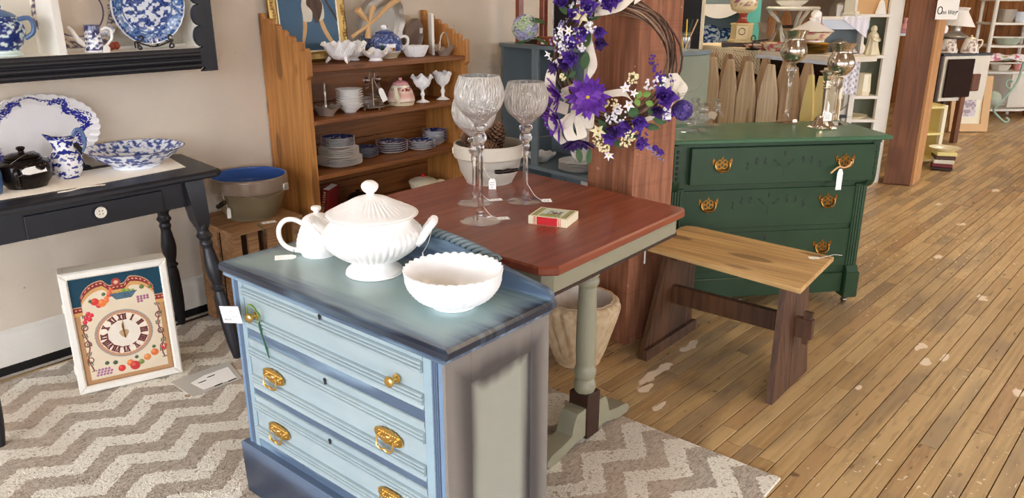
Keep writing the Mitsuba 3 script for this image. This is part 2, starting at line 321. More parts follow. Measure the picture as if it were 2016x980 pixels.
# rug
solo('rug', 'beige and cream chevron rug under the blue chest, its edge beside the bare boards', 'rug', bx(-1.2, 2.29, .74, 3.5, 0.0005, .010, .004), 'rug', sm=False)
def slab(P, z0, z1, c=.003):
    P = np.asarray(P, float); q = Polygon(P); I = np.array(q.buffer(-c, join_style=2).exterior.coords)[:-1]
    L = [np.c_[P, np.full(len(P), z)] for z in (z0+c, z1-c)]+[np.c_[I, np.full(len(I), z)] for z in (z0, z1)]
    return mm(m3.Manifold.hull_points(np.vstack(L).astype(np.float32)))
def ring_slab(P, w, z0, z1):
    q = Polygon(P); return tr(ext(q.difference(q.buffer(-w, join_style=2)), z1-z0), z=z0)
def leg_lathe(pr, top, foot, n=20):
    """turned leg: profile (r, t) with t = 0 at the top and 1 at the foot"""
    top, foot = np.array(top, float), np.array(foot, float)
    m = lathe([(0, 0)]+[(r, t) for r, t in pr]+[(0, pr[-1][1])], n)
    V = m.vertices; m = tm(np.c_[V[:, 0]+top[0]+V[:, 2]*(foot-top)[0], V[:, 1]+top[1]+V[:, 2]*(foot-top)[1], top[2]+V[:, 2]*(foot-top)[2]], m.faces)
    if m.volume < 0: m.invert()
    return m
def yz(P, x0, x1): return sweep(P, x0, x1)
def bail_pull():
    """brass plate with a spiky rim, two posts and a swinging bail, in the y (width) z plane facing -x"""
    P = []; w, h = .052, .0155
    for i in range(56):
        t = 2*PI*i/56; k = 1+(.16 if i % 2 else 0); e = 1+.35*abs(math.sin(t))**8
        P.append((w*math.copysign(abs(math.cos(t))**.6, math.cos(t))*(1+.05*(i % 2)), h*math.copysign(abs(math.sin(t))**.7, math.sin(t))*k*e))
    plate = ext(Polygon(P).buffer(0), .0025)
    rel = [ball(.0035, (x, y, .0025), (1, 1, .6), 1) for x in np.linspace(-.034, .034, 9) for y in (-.008, .008)]
    dome = ball(.009, (0, 0, .003), (1, 1, .8)); a = [ball(.006, (s*.031, .002, .004), (1, 1, 1)) for s in (-1, 1)]
    post = [tube([(s*.031, .002, 0), (s*.031, .002, .014)], .004, 8) for s in (-1, 1)]; a = [cat(x, y) for x, y in zip(a, post)]
    bail = tube([(-.031, .002, .013), (-.030, -.018, .017), (-.026, -.027, .018), (-.012, -.031, .018), (0, -.028, .018), (.012, -.031, .018), (.026, -.027, .018), (.030, -.018, .017), (.031, .002, .013)], [.0022, .0024, .0036, .003, .0042, .003, .0036, .0024, .0022], 8, 4)
    f = lambda m: tm(np.c_[-m.vertices[:, 2], -m.vertices[:, 0], m.vertices[:, 1]], m.faces)
    return f(cat(plate, rel, dome)), [f(x) for x in a], f(bail)
# ---------------------------------------------------------------- the blue chest of drawers
t = Th('chest_of_drawers', 'pale blue chest with burnished dark edges, brass pulls and white china on top', 'chest')
t.p('body', cat(bx(1.128, 1.49, 1.150, 2.02, .06, .772), bx(1.10, 1.5, 1.122, 2.045, .758, .772, .004)), 'cab_blue')
t.p('top', bx(1.093, 1.507, 1.108, 2.057, .772, .80, .007), 'cab_top')
# end panel: frame with a recessed panel
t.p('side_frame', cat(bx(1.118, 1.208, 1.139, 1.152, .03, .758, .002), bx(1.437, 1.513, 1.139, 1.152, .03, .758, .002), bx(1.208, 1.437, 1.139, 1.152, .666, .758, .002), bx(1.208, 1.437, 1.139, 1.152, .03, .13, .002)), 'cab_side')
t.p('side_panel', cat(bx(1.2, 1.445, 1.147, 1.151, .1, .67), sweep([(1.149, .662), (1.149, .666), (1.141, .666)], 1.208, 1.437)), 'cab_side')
for side, y0, y1 in (('l', 1.976, 2.03), ('r', 1.145, 1.212)):
    yi = y0 if side == 'l' else y1; s = 1 if side == 'l' else -1; w = y1-y0
    k = t.p('stile', bx(1.119, 1.13, min(yi, yi+s*w*.42), max(yi, yi+s*w*.42), .19, .758, .001), 'stile_light')
    t.p('reeding', cat([tube([(1.121, yi+s*w*(.47+.1*i), .19), (1.121, yi+s*w*(.47+.1*i), .758)], .0032, 8) for i in range(3)]+[bx(1.124, 1.13, min(yi+s*w*.4, yi+s*w*.78), max(yi+s*w*.4, yi+s*w*.78), .19, .758)]), 'cab_plinth', under=k)
    t.p('stile', bx(1.117, 1.131, min(yi+s*w*.76, yi+s*w), max(yi+s*w*.76, yi+s*w), .19, .758, .002), 'stile_blue')
for z0, z1 in ((.574, .604), (.383, .403), (.196, .226)):
    t.p('rail', bx(1.123, 1.14, 1.212, 1.976, z0-.004, z1+.004, .001), 'cab_blue')
pp, pq, pb = bail_pull()
for i, (z0, z1) in enumerate(((.605, .760), (.405, .572), (.228, .383))):
    h = z1-z0; P = [(1.15, z0), (1.1195, z0), (1.1165, z0+.002)]
    for c in (.19, .74):
        for j in (-1, 0, 1):
            zc = z0+h*c+j*.0105
            P += [(1.1215, zc-.0050)]+[(1.1165-.0052*math.sin(a), zc-.0043*math.cos(a)) for a in np.linspace(0, PI, 7)]+[(1.1215, zc+.0050)]
    P += [(1.1165, z1-.002), (1.1195, z1), (1.15, z1)]
    d = t.p('drawer', flat(P, 1.214, 1.974), 'cab_front')
    zk = z1-.024
    t.p('keyhole', tm(*(lambda m: (np.c_[1.117-m.vertices[:, 2], 1.601+m.vertices[:, 0], zk+m.vertices[:, 1]], m.faces[:, ::-1]))(ext(Point(0, .008).buffer(.006).union(Polygon([(-.0035, .006), (.0035, .006), (.0045, -.014), (-.0045, -.014)])), .0012))), 'black', under=d)
    zc = (.662, .482, .300)[i]
    for y in ((1.909, 1.303) if i == 0 else (1.852, 1.346)):
        if i == 0:
            k = lathe([(0, 0), (.012, 0), (.012, .003), (.006, .005), (.0055, .014), (.010, .018), (.0145, .023), (.0145, .028), (.010, .032), (0, .034)], 20)
            t.p('knob', tr(tm(np.c_[-k.vertices[:, 2], k.vertices[:, 1], k.vertices[:, 0]], k.faces), 1.1165, y, zc), 'brass', under=d)
        else:
            t.p('pull_plate', tr(pp, 1.1165, y, zc), 'brass', under=d); [t.p('pull_post', tr(x, 1.1165, y, zc), 'brass', under=d) for x in pq]; t.p('bail', tr(pb, 1.1165, y, zc), 'brass', under=d)
P = [(2.05, 0.01), (2.06, .185), (2.05, .195), (1.13, .195), (1.125, .185), (1.13, .01), (1.25, .01), (1.27, .022), (1.275, .04), (1.30, .05), (1.86, .05), (1.90, .048), (1.92, .03), (1.945, .012), (1.955, .01)]
m = ext(P, .022); t.p('plinth', cat(tm(np.c_[1.124-m.vertices[:, 2], m.vertices[:, 0], m.vertices[:, 1]], m.faces[:, ::-1]), bx(1.12, 1.5, 2.0, 2.035, .01, .19), bx(1.12, 1.51, 1.13, 1.15, .01, .12, .002)), 'cab_plinth')
ar = [(y, .897-.035*((y-1.583)/.29)**2) for y in np.linspace(1.30, 1.866, 24)]
P = [(2.05, .80), (2.05, .81), (2.03, .827), (1.95, .84)]+[(y, z-.006) for y, z in ar[::-1]]+[(1.215, .84), (1.135, .827), (1.117, .812), (1.117, .80)]
t.p('gallery', yz(P, 1.483, 1.503), 'cab_blue')
rp = []
for s in range(3):
    a = [(1.493+.0085*math.cos(i*.62+s*2*PI/3), 1.30+.566*i/90, .899-.035*((1.30+.566*i/90-1.583)/.29)**2+.0085*math.sin(i*.62+s*2*PI/3)) for i in range(91)]
    rp.append(tube(a, .0068, 7))
t.p('rope_carving', cat(rp), 'slate_paint', sm=True)
# ---------------------------------------------------------------- red-topped pedestal table
TZ = .785
t = Th('pedestal_table', 'square table with a red-brown top, grey-green apron and turned pedestal legs', 'table')
TP = [(1.742, 1.279), (2.555, 1.300), (2.585, 1.318), (2.700, 2.30), (2.67, 2.334), (1.76, 2.334), (1.712, 2.30), (1.700, 1.325)]
t.p('table_top', slab(TP, TZ-.03, TZ, .006), 'cherry_top')
q = np.array(Polygon(TP).buffer(-.028, join_style=2).exterior.coords)[:-1]
t.p('apron', ring_slab(q, .02, .690, TZ-.03), 'greige_paint'); t.p('bead', ring_slab(np.array(Polygon(q).buffer(.004, join_style=2).exterior.coords)[:-1], .022, .682, .691), 'dark_wood')
for lx, ly in ((2.075, 1.40), (2.17, 2.16)):
    k = t.p('pedestal', tr(lathe([(0, .19)]+list(sp([(.034, .195), (.036, .2), (.040, .215), (.038, .235), (.031, .247), (.036, .256), (.040, .272), (.038, .288), (.033, .30), (.0345, .32), (.036, .40), (.034, .50), (.0315, .585), (.032, .60), (.038, .607), (.040, .618), (.038, .628), (.034, .634), (.040, .642), (.040, .652)], 2))+[(0, .655)], 24), lx, ly), 'greige_paint')
    t.p('block', cat(bx(lx-.04, lx+.04, ly-.04, ly+.04, .645, .70, .003), bx(lx-.20, lx+.2, ly-.02, ly+.02, .69, .75)), 'dark_wood')
    t.p('block', bx(lx-.036, lx+.040, ly-.042, ly+.042, .025, .198, .003), 'dark_wood')
    for s in (-1, 1):
        P = [(.03, .04), (.10, .035), (.15, .022), (.185, .014), (.19, .011), (.25, .011), (.262, .022), (.258, .04), (.235, .055), (.17, .062), (.118, .074), (.112, .10), (.098, .135), (.085, .148), (.03, .15)]
        f = flat([(lx+s*a, b) for a, b in (P if s > 0 else P[::-1])], ly-.034, ly+.034); t.p('foot', f, 'greige_paint')
# ---------------------------------------------------------------- bench
t = Th('bench', 'worn honey-coloured wooden bench on splayed dark board legs in front of the green dresser', 'bench')
t.p('seat', slab([(2.775, .912), (3.240, .945), (3.277, 1.60), (3.262, 1.645), (3.22, 1.655), (2.856, 1.622)], .478, .50, .003), 'bench_top')
def board(y0, y1, th, xb0, xb1, xt0, xt1, zt=.478):
    V = [(xb0, y0, .001), (xb1, y0, .001), (xb1, y0+th, .001), (xb0, y0+th, .001), (xt0, y1, zt), (xt1, y1, zt), (xt1, y1+th, zt), (xt0, y1+th, zt)]
    return mm(m3.Manifold.hull_points(np.array(V, np.float32)))
for a, b, c, d in ((2.752, 2.925, 2.872, 2.985), (2.929, 3.135, 2.989, 3.115)): t.p('leg_board', board(.962, 1.0, .026, a, b, c, d), 'bench_leg')
t.p('leg_board', board(1.565, 1.535, .024, 2.768, 3.225, 2.90, 3.16), 'bench_leg')
t.p('batten', bx(2.765, 3.23, 1.538, 1.565, .001, .052, .003), 'bench_leg')
for y in (1.03, 1.505): t.p('cleat', bx(2.89, 3.13, y-.015, y+.015, .45, .478), 'bench_leg')
t.p('stretcher', bx(2.975, 3.005, .915, 1.60, .215, .30, .002), 'bench_leg'); t.p('wedge', mm(m3.Manifold.hull_points(np.array([(2.98, .93, .19), (3.0, .93, .19), (2.98, .95, .19), (3., .95, .19), (2.98, .922, .33), (3.0, .922, .33), (2.98, .956, .33), (3., .956, .33)], np.float32))), 'bench_leg')
# ---------------------------------------------------------------- green dresser (local x along its front, y inward)
DM = T(np.array([[.742, .67, 0, 4.05], [-.67, .742, 0, 1.04], [0, 0, 1, 0], [0, 0, 0, 1.]]))
t = Th('dresser', 'dark green dresser with carved leaves and antique brass pulls, glassware on its top', 'dresser', M=DM)
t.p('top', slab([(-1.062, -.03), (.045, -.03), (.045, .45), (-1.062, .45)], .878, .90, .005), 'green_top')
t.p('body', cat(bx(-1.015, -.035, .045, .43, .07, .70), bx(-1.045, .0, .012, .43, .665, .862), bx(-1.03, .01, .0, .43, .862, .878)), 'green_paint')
t.p('side_panel', cat(bx(-.036, -.024, .06, .12, .10, .66, .002), bx(-.036, -.024, .37, .43, .10, .66, .002), bx(-.036, -.024, .12, .37, .6, .66, .002), bx(-.036, -.024, .12, .37, .10, .17, .002)), 'green_paint')
for s, x in ((-1, -1.03), (1, -.018)):
    P = [(.012, .87), (-.006, .87), (-.006, .70), (.0, .668), (.02, .642), (.05, .628), (.05, .87)]
    k = t.p('corbel', sweep(P, x-.018, x+.018), 'green_paint')
    t.p('notch_row', cat([tr(rot(lathe([(0, 0), (.008, 0), (.005, .004), (0, .005)], 10), 90, (1, 0, 0)), x, -.006, .71+.026*i) for i in range(6)]), 'dark_green', under=k)
    xx = x+(-s)*.025
    t.p('pilaster', cat(bx(xx-.03, xx+.03, .03, .05, .19, .65, .002), [tube([(xx-.014+.014*i, .03, .2), (xx-.014+.014*i, .03, .64)], .005, 8) for i in range(3)]), 'green_paint')
    t.p('foot_block', cat(bx(xx-.035, xx+.04, .0, .08, .045, .185, .004), sweep([(.006, .185), (.03, .185), (.03, .215), (.022, .215)], xx-.03, xx+.032)), 'green_paint')
    t.p('caster', cat(tr(rot(lathe([(0, -.009), (.014, -.009), (.016, 0), (.014, .009), (0, .009)], 14), 90, (0, 1, 0)), xx, .05, .016), tube([(xx, .05, .028), (xx, .05, .046)], .006)), 'steel_wire')
t.p('skirt', bx(-.97, -.08, .03, .05, .07, .175, .003), 'green_paint')
LEAF = [(.0115*math.cos(a), .0052*math.sin(a)) for a in np.linspace(0, 2*PI, 12, endpoint=False)]
def batwing():
    P = [(0, .036), (.006, .022), (.014, .024), (.02, .016), (.03, .016), (.037, .03), (.042, .02), (.04, .006), (.034, -.004), (.026, -.006), (.024, -.016), (.014, -.018), (.008, -.028), (0, -.034)]
    P = Polygon(P+[(-x, y) for x, y in P[-2:0:-1]])
    for x, y, r in ((.012, .012, .005), (.012, -.006, .005), (0, .0, .0045), (.026, .008, .004), (0, -.018, .004), (0, .02, .0035)):
        for s in ((1, -1) if x else (1,)): P = P.difference(Point(s*x, y).buffer(r, 4))
    f = lambda m: tm(np.c_[m.vertices[:, 0], -m.vertices[:, 2], m.vertices[:, 1]], m.faces)
    plate = f(ext(P, .003)); posts = [f(ball(.0065, (s*.029, .009, .006))) for s in (-1, 1)]
    bail = f(tube([(-.029, .009, .01), (-.03, -.006, .012), (-.02, -.02, .014), (0, -.024, .015), (.02, -.02, .014), (.03, -.006, .012), (.029, .009, .01)], [.002, .0028, .0038, .0042, .0038, .0028, .002], 8, 4))
    z_ = lambda m: sc(m, 1.2, 1, 1.2)
    return z_(plate), [z_(x) for x in posts], z_(bail)
b1, b2, b3 = batwing()
for i, (x0, x1, z0, z1, y) in enumerate(((-.968, -.03, .679, .858, -.022), (-.985, -.065, .44, .638, .036), (-.985, -.065, .212, .415, .036))):
    d = t.p('drawer', bx(x0, x1, y, y+(.2 if i == 0 else .03), z0, z1, .002), 'green_paint'); xc, zc = -.5+(-.03 if i else 0), (.755, .545, .32)[i]
    t.p('keyhole', flat([(xc-.003, z1-.045), (xc+.003, z1-.045), (xc+.002, z1-.035), (xc+.005, z1-.028), (xc, z1-.022), (xc-.005, z1-.028), (xc-.002, z1-.035)], y-.0006, y), 'black', under=d)
    for s in (-1, 1):
        px, pz = xc+s*.314, (.776, .563, .32)[i]
        for nm, b in (('pull_plate', b1), ('pull_post', b2[0]), ('pull_post', b2[1]), ('bail', b3)): t.p(nm, tr(b, px, y, pz), 'old_brass', under=d)
    if i < 2:
        for s in (-1, 1):
            for j, (a, b, g) in enumerate(((.028, .018, 35), (.046, .036, 20), (.095, .045, 80), (.098, .026, 60), (.14, .045, 75), (.143, .028, 60), (.185, .022, 75), (.187, .002, 60))):
                m = rot(ext(LEAF, .0008), g if s > 0 else 180-g); m = tr(m, xc+s*a, zc+b); t.p('carved_leaf', tm(np.c_[m.vertices[:, 0], y-m.vertices[:, 2], m.vertices[:, 1]], m.faces[:, ::-1]), 'dark_green', under=d)
        t.p('carved_stem', cat(tube([(xc, y, zc-.045), (xc, y, zc-.005), (xc-.03, y, zc+.022)], .0012, 6, 3)), 'dark_green', under=d)
# ---------------------------------------------------------------- black table by the wall
t = Th('side_table', 'black side table with splayed turned legs and a white button knob, against the wall', 'table')
t.p('table_top', slab([(.655, 3.05), (.69, 3.02), (1.655, 3.02), (1.69, 3.045), (1.745, 3.47), (1.72, 3.50), (.62, 3.50), (.60, 3.47)], .815, .845, .009), 'black_paint')
t.p('apron', cat(bx(.72, 1.60, 3.085, 3.105, .70, .815), bx(.72, 1.62, 3.42, 3.44, .70, .815), bx(1.59, 1.61, 3.1, 3.43, .70, .815), bx(.70, .72, 3.1, 3.43, .70, .815)), 'black_paint')
d = t.p('drawer', bx(.925, 1.44, 3.076, 3.1, .700, .790, .003), 'black_paint')
m = lathe([(0, 0), (.009, 0), (.009, .006), (.021, .008), (.023, .012), (.021, .0165), (.018, .017), (.0165, .0145), (0, .0145)], 28)
t.p('button_knob', tr(rot(m, 90, (1, 0, 0)), 1.186, 3.077, .752), 'offwhite', under=d, label='white button-shaped knob')
t.p('button_hole', cat([tr(rot(lathe([(0, 0), (.0023, 0), (.0023, .0006), (0, .0006)], 10), 90, (1, 0, 0)), 1.186+a*.006, 3.077-.0143, .752+b*.006) for a in (-1, 1) for b in (-1, 1)]), 'bench_leg', under=d)
LEG = sp([(.028, .26), (.024, .28), (.026, .295), (.033, .31), (.026, .325), (.022, .335), (.027, .35), (.024, .365), (.022, .38), (.028, .43), (.033, .48), (.030, .53), (.022, .575), (.021, .585), (.030, .60), (.021, .615), (.025, .64), (.028, .70), (.029, .80), (.026, .90), (.020, .97), (.016, 1.)], 2)
for tp, ft in (((1.575, 3.11, .815), (1.612, 2.955, .011)), ((1.585, 3.42, .815), (1.64, 3.50, .011)), ((.72, 3.11, .815), (.672, 2.965, .011)), ((.71, 3.42, .815), (.655, 3.50, .011))):
    tp, ft = np.array(tp), np.array(ft); w = lambda t_, r: [tp+(ft-tp)*t_+np.array(a)*r for a in ((1, 1, 0), (1, -1, 0), (-1, -1, 0), (-1, 1, 0))]
    t.p('leg', cat(mm(m3.Manifold.hull_points(np.array(w(0, .042)+w(.22, .031)+w(.265, .022), np.float32))), leg_lathe(LEG, tp, ft)), 'black_paint')
# ---------------------------------------------------------------- hanging black shelf
t = Th('wall_shelf', 'black wall shelf with white interior and scalloped stile, hanging above the black table', 'shelf')
X0, X1 = .62, 1.885
t.p('back', bx(X0, X1-.01, 3.56, 3.575, 1.25, 1.95), 'offwhite')
t.p('shelf_board', cat(bx(X0, X1-.02, 3.345, 3.56, 1.305, 1.325), bx(X0, X1-.02, 3.345, 3.56, 1.93, 1.95)), 'white_paint')
t.p('divider', bx(1.245, 1.272, 3.347, 3.56, 1.325, 1.93), 'white_paint'); t.p('ledge', bx(1.272, X1-.03, 3.52, 3.535, 1.325, 1.337), 'white_paint')
t.p('end_panel', bx(X1-.022, X1, 3.33, 3.575, 1.235, 1.96, .002), 'black_paint'); t.p('end_lining', bx(X1-.026, X1-.022, 3.347, 3.56, 1.325, 1.93), 'white_paint')
P = [(3.345, 1.325), (3.325, 1.325), (3.322, 1.318)]
for c in (1.298, 1.273, 1.250): P += [(3.322-.011*math.sin(a), c+.0115*math.cos(a)) for a in np.linspace(.15, PI-.15, 7)]
t.p('moulding', sweep(P+[(3.322, 1.236), (3.345, 1.236)], X0, X1-.075), 'black_paint')
P = [(X1+.004, 1.225), (X1+.004, 1.96)]; z = 1.96
for i in range(8): P += [(X1-.052-.034*math.sin(a), z-.09*(i+.5)+.045*math.cos(a)) for a in np.linspace(0, PI, 9)]
t.p('scalloped_stile', flat([(x, max(zz, 1.225)) for x, zz in P]+[(X1-.07, 1.225)], 3.322, 3.345), 'black_paint')
# ---------------------------------------------------------------- pine bookcase
t = Th('bookcase', 'honey oak open bookcase with scalloped sides, full of dishes, against the cream wall', 'bookcase')
P = [(3.57, .011), (3.57, 1.46), (3.545, 1.462)]
for i in range(5):
    y, z = 3.535-.057*i, 1.425-.026*i; r = .030
    P += [(y-.004-r*(1-math.cos(a))*.95, z-.006+r*.62*math.sin(a)) for a in np.linspace(0, PI*.97, 9)]
P += [(3.248, 1.292), (3.215, 1.292), (3.205, 1.305), (3.195, 1.285), (3.195, 1.175), (3.215, 1.155), (3.215, .011)]
for x0 in (2.28, 3.392): t.p('side_panel', sweep(P, x0, x0+.028), 'oak_case')
for z in (1.21, .955, .677, .40, .10):
    t.p('shelf', bx(2.308, 3.392, 3.205, 3.545, z-.022, z, .002), 'oak_shelf')
for i in range(5): t.p('back_board', bx(2.308, 3.392, 3.55, 3.562, .08+.228*i, .306+.228*i, .003), 'oak_shelf')
t.p('kick_board', bx(2.308, 3.392, 3.22, 3.24, .011, .078), 'oak_case')
# ---------------------------------------------------------------- grey hutch between bookcase and pillar (local x along its front towards the camera, y inward)
a = math.radians(-99.5); HX, HY = np.array([math.cos(a), math.sin(a)]), np.array([-math.sin(a), math.cos(a)])
HO = np.array([4.0, 3.45])
HM = T(np.array([[HX[0], HY[0], 0, HO[0]], [HX[1], HY[1], 0, HO[1]], [0, 0, 1, 0], [0, 0, 0, 1.]]))
HW, HD, HT = 1.32, .47, 1.248
t = Th('open_cabinet', 'slate grey open cabinet behind the wooden pillar, white dishes on its lower shelf', 'cabinet', M=HM)
t.p('top', bx(-.01, HW+.01, -.012, HD, HT-.025, HT, .003), 'slate_paint'); t.p('shelf', bx(.02, HW-.02, 0, HD-.02, .45, .475, .002), 'slate_paint'); t.p('shelf', bx(.02, HW-.02, 0.01, HD-.02, .08, .105, .002), 'slate_paint')
t.p('side_panel', bx(0, .02, 0, HD, 0, HT-.025), 'slate_paint'); t.p('side_panel', bx(HW-.02, HW, 0, HD, 0, HT-.025, .002), 'sage_paint')
for i in range(8): t.p('back_board', bx(.024+.152*i, .024+.152*i+.148, HD-.02, HD-.004, .08, HT-.03, .002), 'slate_paint' if i < 2 else 'offwhite' if i % 3 else 'sage_paint')
t.p('stile', bx(.30, .36, .0, .02, .475, HT-.025, .002), 'slate_paint')
# ---------------------------------------------------------------- pillar and post
ca, sa, cb, sb = math.cos(math.radians(74)), math.sin(math.radians(74)), math.cos(math.radians(-8)), math.sin(math.radians(-8))
PO = np.array([2.835, 1.70]); PL, PR = np.array([ca, sa]), np.array([cb, sb])
struct('trim_1', slab([PO, PO+PR*.285, PO+PR*.285+PL*.30, PO+PL*.30], .001, 2.998, .006), 'beam')
struct('trim_2', slab([(7.037, 1.735), (7.106, 1.542), (7.42, 1.555), (7.35, 1.76)], .001, 2.998, .008), 'post_wood')
for a_, b_ in ((.01, .42), (.45, .98)):
    e0, e1 = np.array([7.106, 1.542]), np.array([7.42, 1.555]); struct('trim_4', slab([e0+(e1-e0)*a_-[0, .022], e0+(e1-e0)*b_-[0, .022], e0+(e1-e0)*b_-[0, .001], e0+(e1-e0)*a_-[0, .001]], .001, 2.99, .003), 'trim_wood')
# ---------------------------------------------------------------- china helpers
LN = lambda c: np.array(S(*c))
WHT, BLU, DBL = LN((232, 232, 234)), LN((48, 70, 140)), LN((26, 34, 92))
def mixc(a, b, t): t = np.clip(t, 0, 1)[:, None]; return a*(1-t)+b*t
def st(a, b, x): t = np.clip((x-a)/(b-a), 0, 1); return t*t*(3-2*t)
def willow(m, scale=60, thr=.5, seed=0, base=WHT, ink=BLU, deep=DBL, w=.04):
    V = np.asarray(m.vertices); f = meshkit.fbm(V*scale, 3, seed); g = meshkit.fbm(V*scale*2.7+5, 2, seed+9)
    c = mixc(np.tile(base, (len(V), 1)), ink, st(thr-w, thr+w, f)); return mixc(c, deep, st(thr+.05, thr+.12, f)*st(.4, .6, g))
def over(c, col, mask): return mixc(c, LN(col) if not isinstance(col, np.ndarray) else col, np.asarray(mask, float))
ORD = ['topmost', 'second', 'third', 'fourth', 'fifth', 'sixth', 'seventh', 'eighth', 'ninth']
def tag(label, at, ux, uy, w=.03, h=.045, mt='paper', lines=3, knot=None, loc=(0, 0, 0), sname='string', smat='string', th=.0008):
    """paper price tag: at = its hole end, ux across, uy along; knot = where its string is tied"""
    ux, uy = np.array(ux, float), np.array(uy, float); ux /= np.linalg.norm(ux); uy -= ux*(uy @ ux); uy /= np.linalg.norm(uy)
    t = Th('price_tag', label, 'tag', loc)
    t.p('card', frame(ext([(-w/2, .2*h), (-w*.25, 0), (w*.25, 0), (w/2, .2*h), (w/2, h), (-w/2, h)], th), at, ux, uy), mt, sm=False)
    if lines:
        L = []; rn = random.Random(label)
        for i in range(lines):
            y = h*(.35+.55*i/max(lines, 1)); P = [(x, y+rn.uniform(-.05, .05)*h/lines) for x in np.linspace(-w*.36, w*rn.uniform(.1, .38), 9)]
            for sgn in (th+.0002, -.0002): L.append(tube([(a, b, sgn) for a, b in P], min(.0005, w*.02), 4))
        t.p('handwriting', frame(cat(L), at, ux, uy), 'ink', kind='stuff')
    if knot is not None:
        a, b = np.array(at, float)+uy*h*.08, np.array(knot, float); d = (a+b)/2+np.array([0, 0, -.15*np.linalg.norm(a-b)])
        t.p(sname, tube([a, d, b], .0009, 5, 5), smat)
    return t
def plate_stack(name, lab, grp, c, z, n, r, dz, prof=None, col=None, gl='vcg', first=0, of=None):
    pr = prof or [(0, 0), (r*.55, 0), (r*.6, .004), (r*.78, .008), (r*.98, .0155), (r, .0165)]
    m = shell(pr, .0035, 40); c_ = col(m, r) if col else None; base = None; K = of or n
    for i in range(n):
        k = first+n-1-i; L = f'{ORD[k]} {lab}' if K > 1 else lab
        if k == K-1 and K > 2: L = f'bottom {lab}'
        if base is None: base = Th(name, L, name.split('_')[-1], (c[0], c[1], z+dz*i), 0, grp).body(m, gl, True, c_) if col else Th(name, L, name.split('_')[-1], (c[0], c[1], z+dz*i), 0, grp).body(m, gl)
        else: base.dup(L, (c[0], c[1], z+dz*i), 23*i)
    return z+dz*n
def blue_plate(m, r, rim=.66):
    V = m.vertices; q = np.hypot(V[:, 0], V[:, 1])/r; c = willow(m, 90, .46); c = over(c, np.array(DBL), st(rim, rim+.03, q)*.85*(meshkit.fbm(V*260, 2) > .36)*(q < .985)*(V[:, 2] > .004))
    return over(c, (232, 230, 226), ((np.asarray(m.vertex_normals)[:, 2] < .35)|(q > .955)).astype(float))
# ---------------------------------------------------------------- on the hanging shelf
def jar(name, lab, cat_, loc, pr, hdl=None, col=None, n=48, extra=()):
    m = lathe(sp(pr, 9), 130); t = Th(name, lab, cat_, loc); t.p('body', m, 'vcg', True, color=col(m)); return t
PR = [(0, 0), (.052, 0), (.058, .006), (.048, .02), (.066, .05), (.078, .085), (.074, .118), (.058, .138), (.05, .145), (0, .145)]
t = jar('teapot', 'dark blue and pale green landscape teapot at the left end of the wall shelf', 'teapot', (1.085, 3.43, 1.326), PR,
        col=lambda m: over(willow(m, 66, .46, 3, LN((206, 220, 216)), BLU*.7, DBL), (205, 222, 214), st(.026, .018, m.vertices[:, 2])))
t.p('lid', lathe(sp([(.0, .142), (.054, .143), (.048, .155), (.02, .168), (.01, .172), (.014, .184), (0, .19)], 3), 32), 'blue_paint')
t.p('handle', tube([(.045, -.05, .135), (.078, -.065, .14), (.09, -.068, .115), (.085, -.062, .085), (.062, -.045, .065)], .0085, 8, 5), 'blue_paint')
PR = [(0, 0), (.036, 0), (.038, .008), (.036, .02), (.033, .055), (.029, .085), (.0275, .105), (.029, .108), (0, .108)]
t = jar('teapot', 'small blue and white willow teapot with a straight spout on the wall shelf', 'teapot', (1.40, 3.40, 1.326), PR,
        col=lambda m: over(over(willow(m, 110, .5, 4, WHT, LN((70, 70, 120)), LN((44, 44, 84))), (60, 60, 110), st(.082, .088, m.vertices[:, 2])*.85), (232, 232, 232), st(.010, .006, m.vertices[:, 2])))
t.p('handle', tube([(.028, -.014, .085), (.045, -.024, .095), (.062, -.03, .085), (.060, -.028, .05), (.034, -.02, .02)], .0052, 8, 5), 'white_glaze')
t.p('spout', tube([(-.03, .01, .03), (-.052, .015, .05), (-.07, .02, .088), (-.082, .024, .10)], [.012, .011, .008, .0065], 10, 5), 'white_glaze')
tag('white price tag hanging from the small willow teapot on the wall shelf', (1.437, 3.37, 1.352), (.93, .1, -.25), (.2, -.1, -.95), .03, .032, lines=0, knot=(1.45, 3.372, 1.365))
def disc(rx, rz, depth, n=72, rows=26, rim=.62, scal=0, sa=.03):
    """shallow dish seen from the front: x, z plane, facing -y"""
    rr = np.concatenate([np.linspace(0, rim, rows//2), np.linspace(rim, 1, rows//2+1)[1:]])
    def f(th, k, r, z): return r*(1+(sa*np.abs(np.cos(th*scal/2))-sa if scal else 0)*(r > .85)), z
    pr = [(r, (depth*max(0, (r-rim)/(1-rim))**1.3)) for r in rr]
    m = lathe(pr+[(r, z-.022 if r < .9 else z-.012) for r, z in pr[::-1]], n, f)
    V = m.vertices; m = tm(np.c_[V[:, 0]*rx, -(V[:, 2]*1.0)*1, V[:, 1]*rz], m.faces)
    if m.volume < 0: m.invert()
    return m
m = disc(.170, .155, .018, 120, 44); q = np.hypot(m.vertices[:, 0]/.170, m.vertices[:, 2]/.155)
c = over(np.tile(LN((216, 200, 180)), (len(q), 1)), (96, 78, 110), st(.62, .63, q)*st(.665, .655, q)); f = meshkit.fbm(m.vertices*75, 3, 4)
c = over(c, (74, 64, 92), st(.74, .78, q)*(f > .48)*.9)
solo('platter', 'cream oval platter with a mauve floral rim leaning behind the small willow teapot', 'platter', rot(m, 8, (1, 0, 0)), 'vcg', (1.40, 3.525, 1.482), color=c)
m = rot(disc(.160, .165, .022, 280, 130, .6, 24, .012), 9, (1, 0, 0)); V0 = m.vertices; q = np.hypot(V0[:, 0]/.160, V0[:, 2]/.165)
